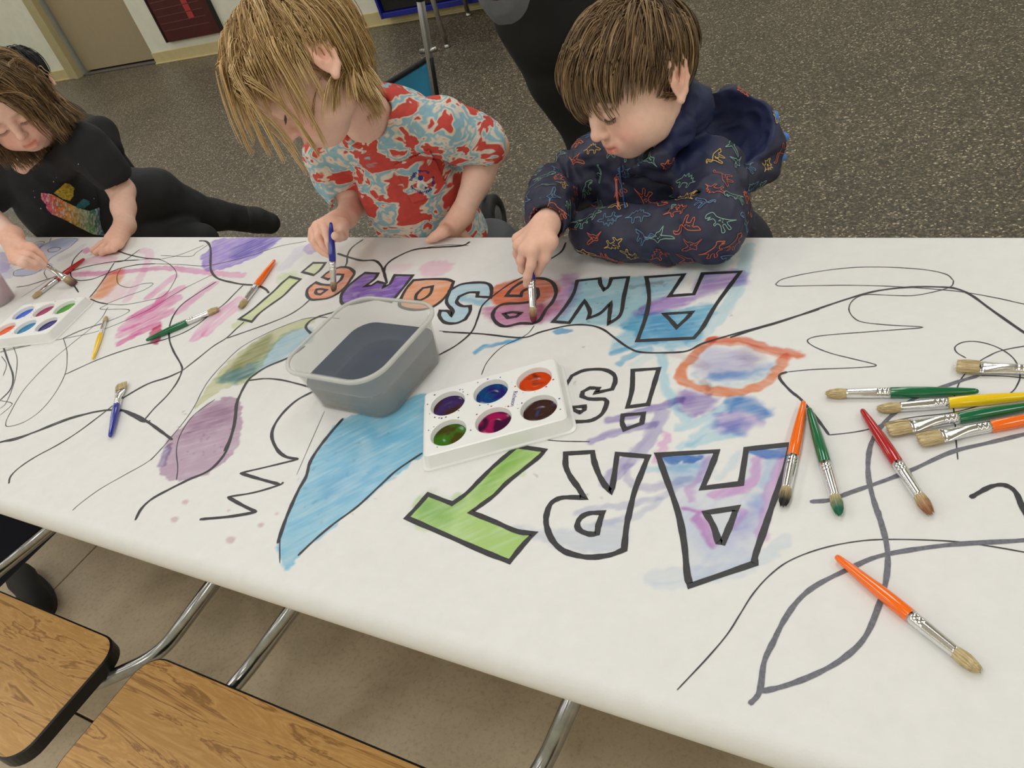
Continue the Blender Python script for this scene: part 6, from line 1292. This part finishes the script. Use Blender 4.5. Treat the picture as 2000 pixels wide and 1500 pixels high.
def make_adult():
    AY = 1.85; c = J(1040, 12, AY); jx = -.035; me = person((c[0], AY, 0), 'adult in black trousers and a purple top standing behind the children')
    x0 = c[0]+.07; S = Solid((x0-.45, AY-.35, .75), (x0+.45, AY+.35, 1.80), .008); H = Head((x0, AY, 1.60), (-.3, -.9, -.2), (0, 0, 1), 1.12)
    build_head(S, H); S.cap([H.w((0, .022, -.045)), (x0, AY+.03, 1.38), (x0, AY+.02, 1.2)], [.05, .055, .10], .03)
    for s in (-1, 1):
        w = np.array([x0+s*.07, AY-.26, 1.24]); S.cap([(x0+s*.17, AY, 1.33), (x0+s*.24, AY-.04, 1.14), w], [.05, .042, .028], .02)
        for k in range(4): S.cap([w, w+(-s*.03, -.05, .03-.018*k), w+(-s*.08, -.07, .035-.02*k)], [.026, .012, .008], .008)
        S.cap([w, w+(-s*.005, -.03, .05), w+(-s*.03, -.04, .075)], [.022, .012, .009], .008)
    V, Q = S.mesh(); C = head_colors(V, H, srgb(60, 44, 34), SKIN2, std_hairline, srgb(70, 50, 40)); skin_obj('body', V, Q, M_SKIN, me, C)
    hair(H, me, 'hair', [srgb(50, 36, 28), srgb(82, 60, 44)], 420, 5, lambda r, g: np.full(len(r), .24), (0, .04, .1), .12, HCOLL, 25, 16, 1.0, .015, .0012, stick=.6)
    S = Solid((x0-.40, AY-.30, .80), (x0+.40, AY+.30, 1.50), .007); hz = c[2]-.02
    S.cap([(x0, AY+.02, 1.32), (x0, AY, 1.12), (x0-.01+jx, AY-.01, hz+.135)], [.11, .13, .152], .04, sq=(0, 1, 0, 1.25)); S.cap([(x0-.17, AY, 1.33), (x0, AY+.02, 1.37), (x0+.17, AY, 1.33)], .06, .03)
    for s in (-1, 1): S.cap([(x0+s*.17, AY, 1.33), (x0+s*.24, AY-.04, 1.14), (x0+s*.10, AY-.22, 1.22)], [.06, .052, .040], .02)
    V, Q = garment(S, 3, (.006, 10)); skin_obj('jumper', V, Q, simple('plum_knit', srgb(74, 28, 62), .9, var=.15, vscale=60, bstr=.2), me)
    S = Solid((x0-.3, AY-.3, hz-.10), (x0+.3, AY+.3, hz+.3), .006); S.cap([(x0-.01+jx, AY-.01, hz+.10), (x0-.01+jx, AY-.01, hz+.095)], .143, .02, sq=(0, 1, 0, 1.2)); V, Q = garment(S, 3, (.006, 12)); skin_obj('undershirt', V, Q, simple('grey_jersey', srgb(104, 106, 110), .9, var=.1), me)
    S = Solid((x0-.32, AY-.32, .02), (x0+.36, AY+.36, hz+.18), .007); S.cap([(x0, AY, hz+.10), (x0, AY, hz-.02)], [.135, .14], .03, sq=(0, 1, 0, 1.15))
    for s, dy in ((-1, 0), (1, .10)): S.cap([(x0+s*.065, AY, hz), J(1098, 150, AY)+(.07*(s+1), dy*.3, 0), J(1150, 265, AY)+(.07*(s+1), dy*.6, 0), (x0+s*.08+.02, AY+dy, .09)], [.105, .085, .060, .05], .02)
    V, Q = garment(S, 3, (.004, 10)); skin_obj('trousers', V, Q, simple('black_stretch_trousers', srgb(9, 9, 10), .8, var=.1), me)
    for s, dy in ((-1, 0), (1, .10)): shoe(me, (x0+s*.08, AY+dy-.05), 0, .12, srgb(24, 24, 26))
make_behind(); make_adult()
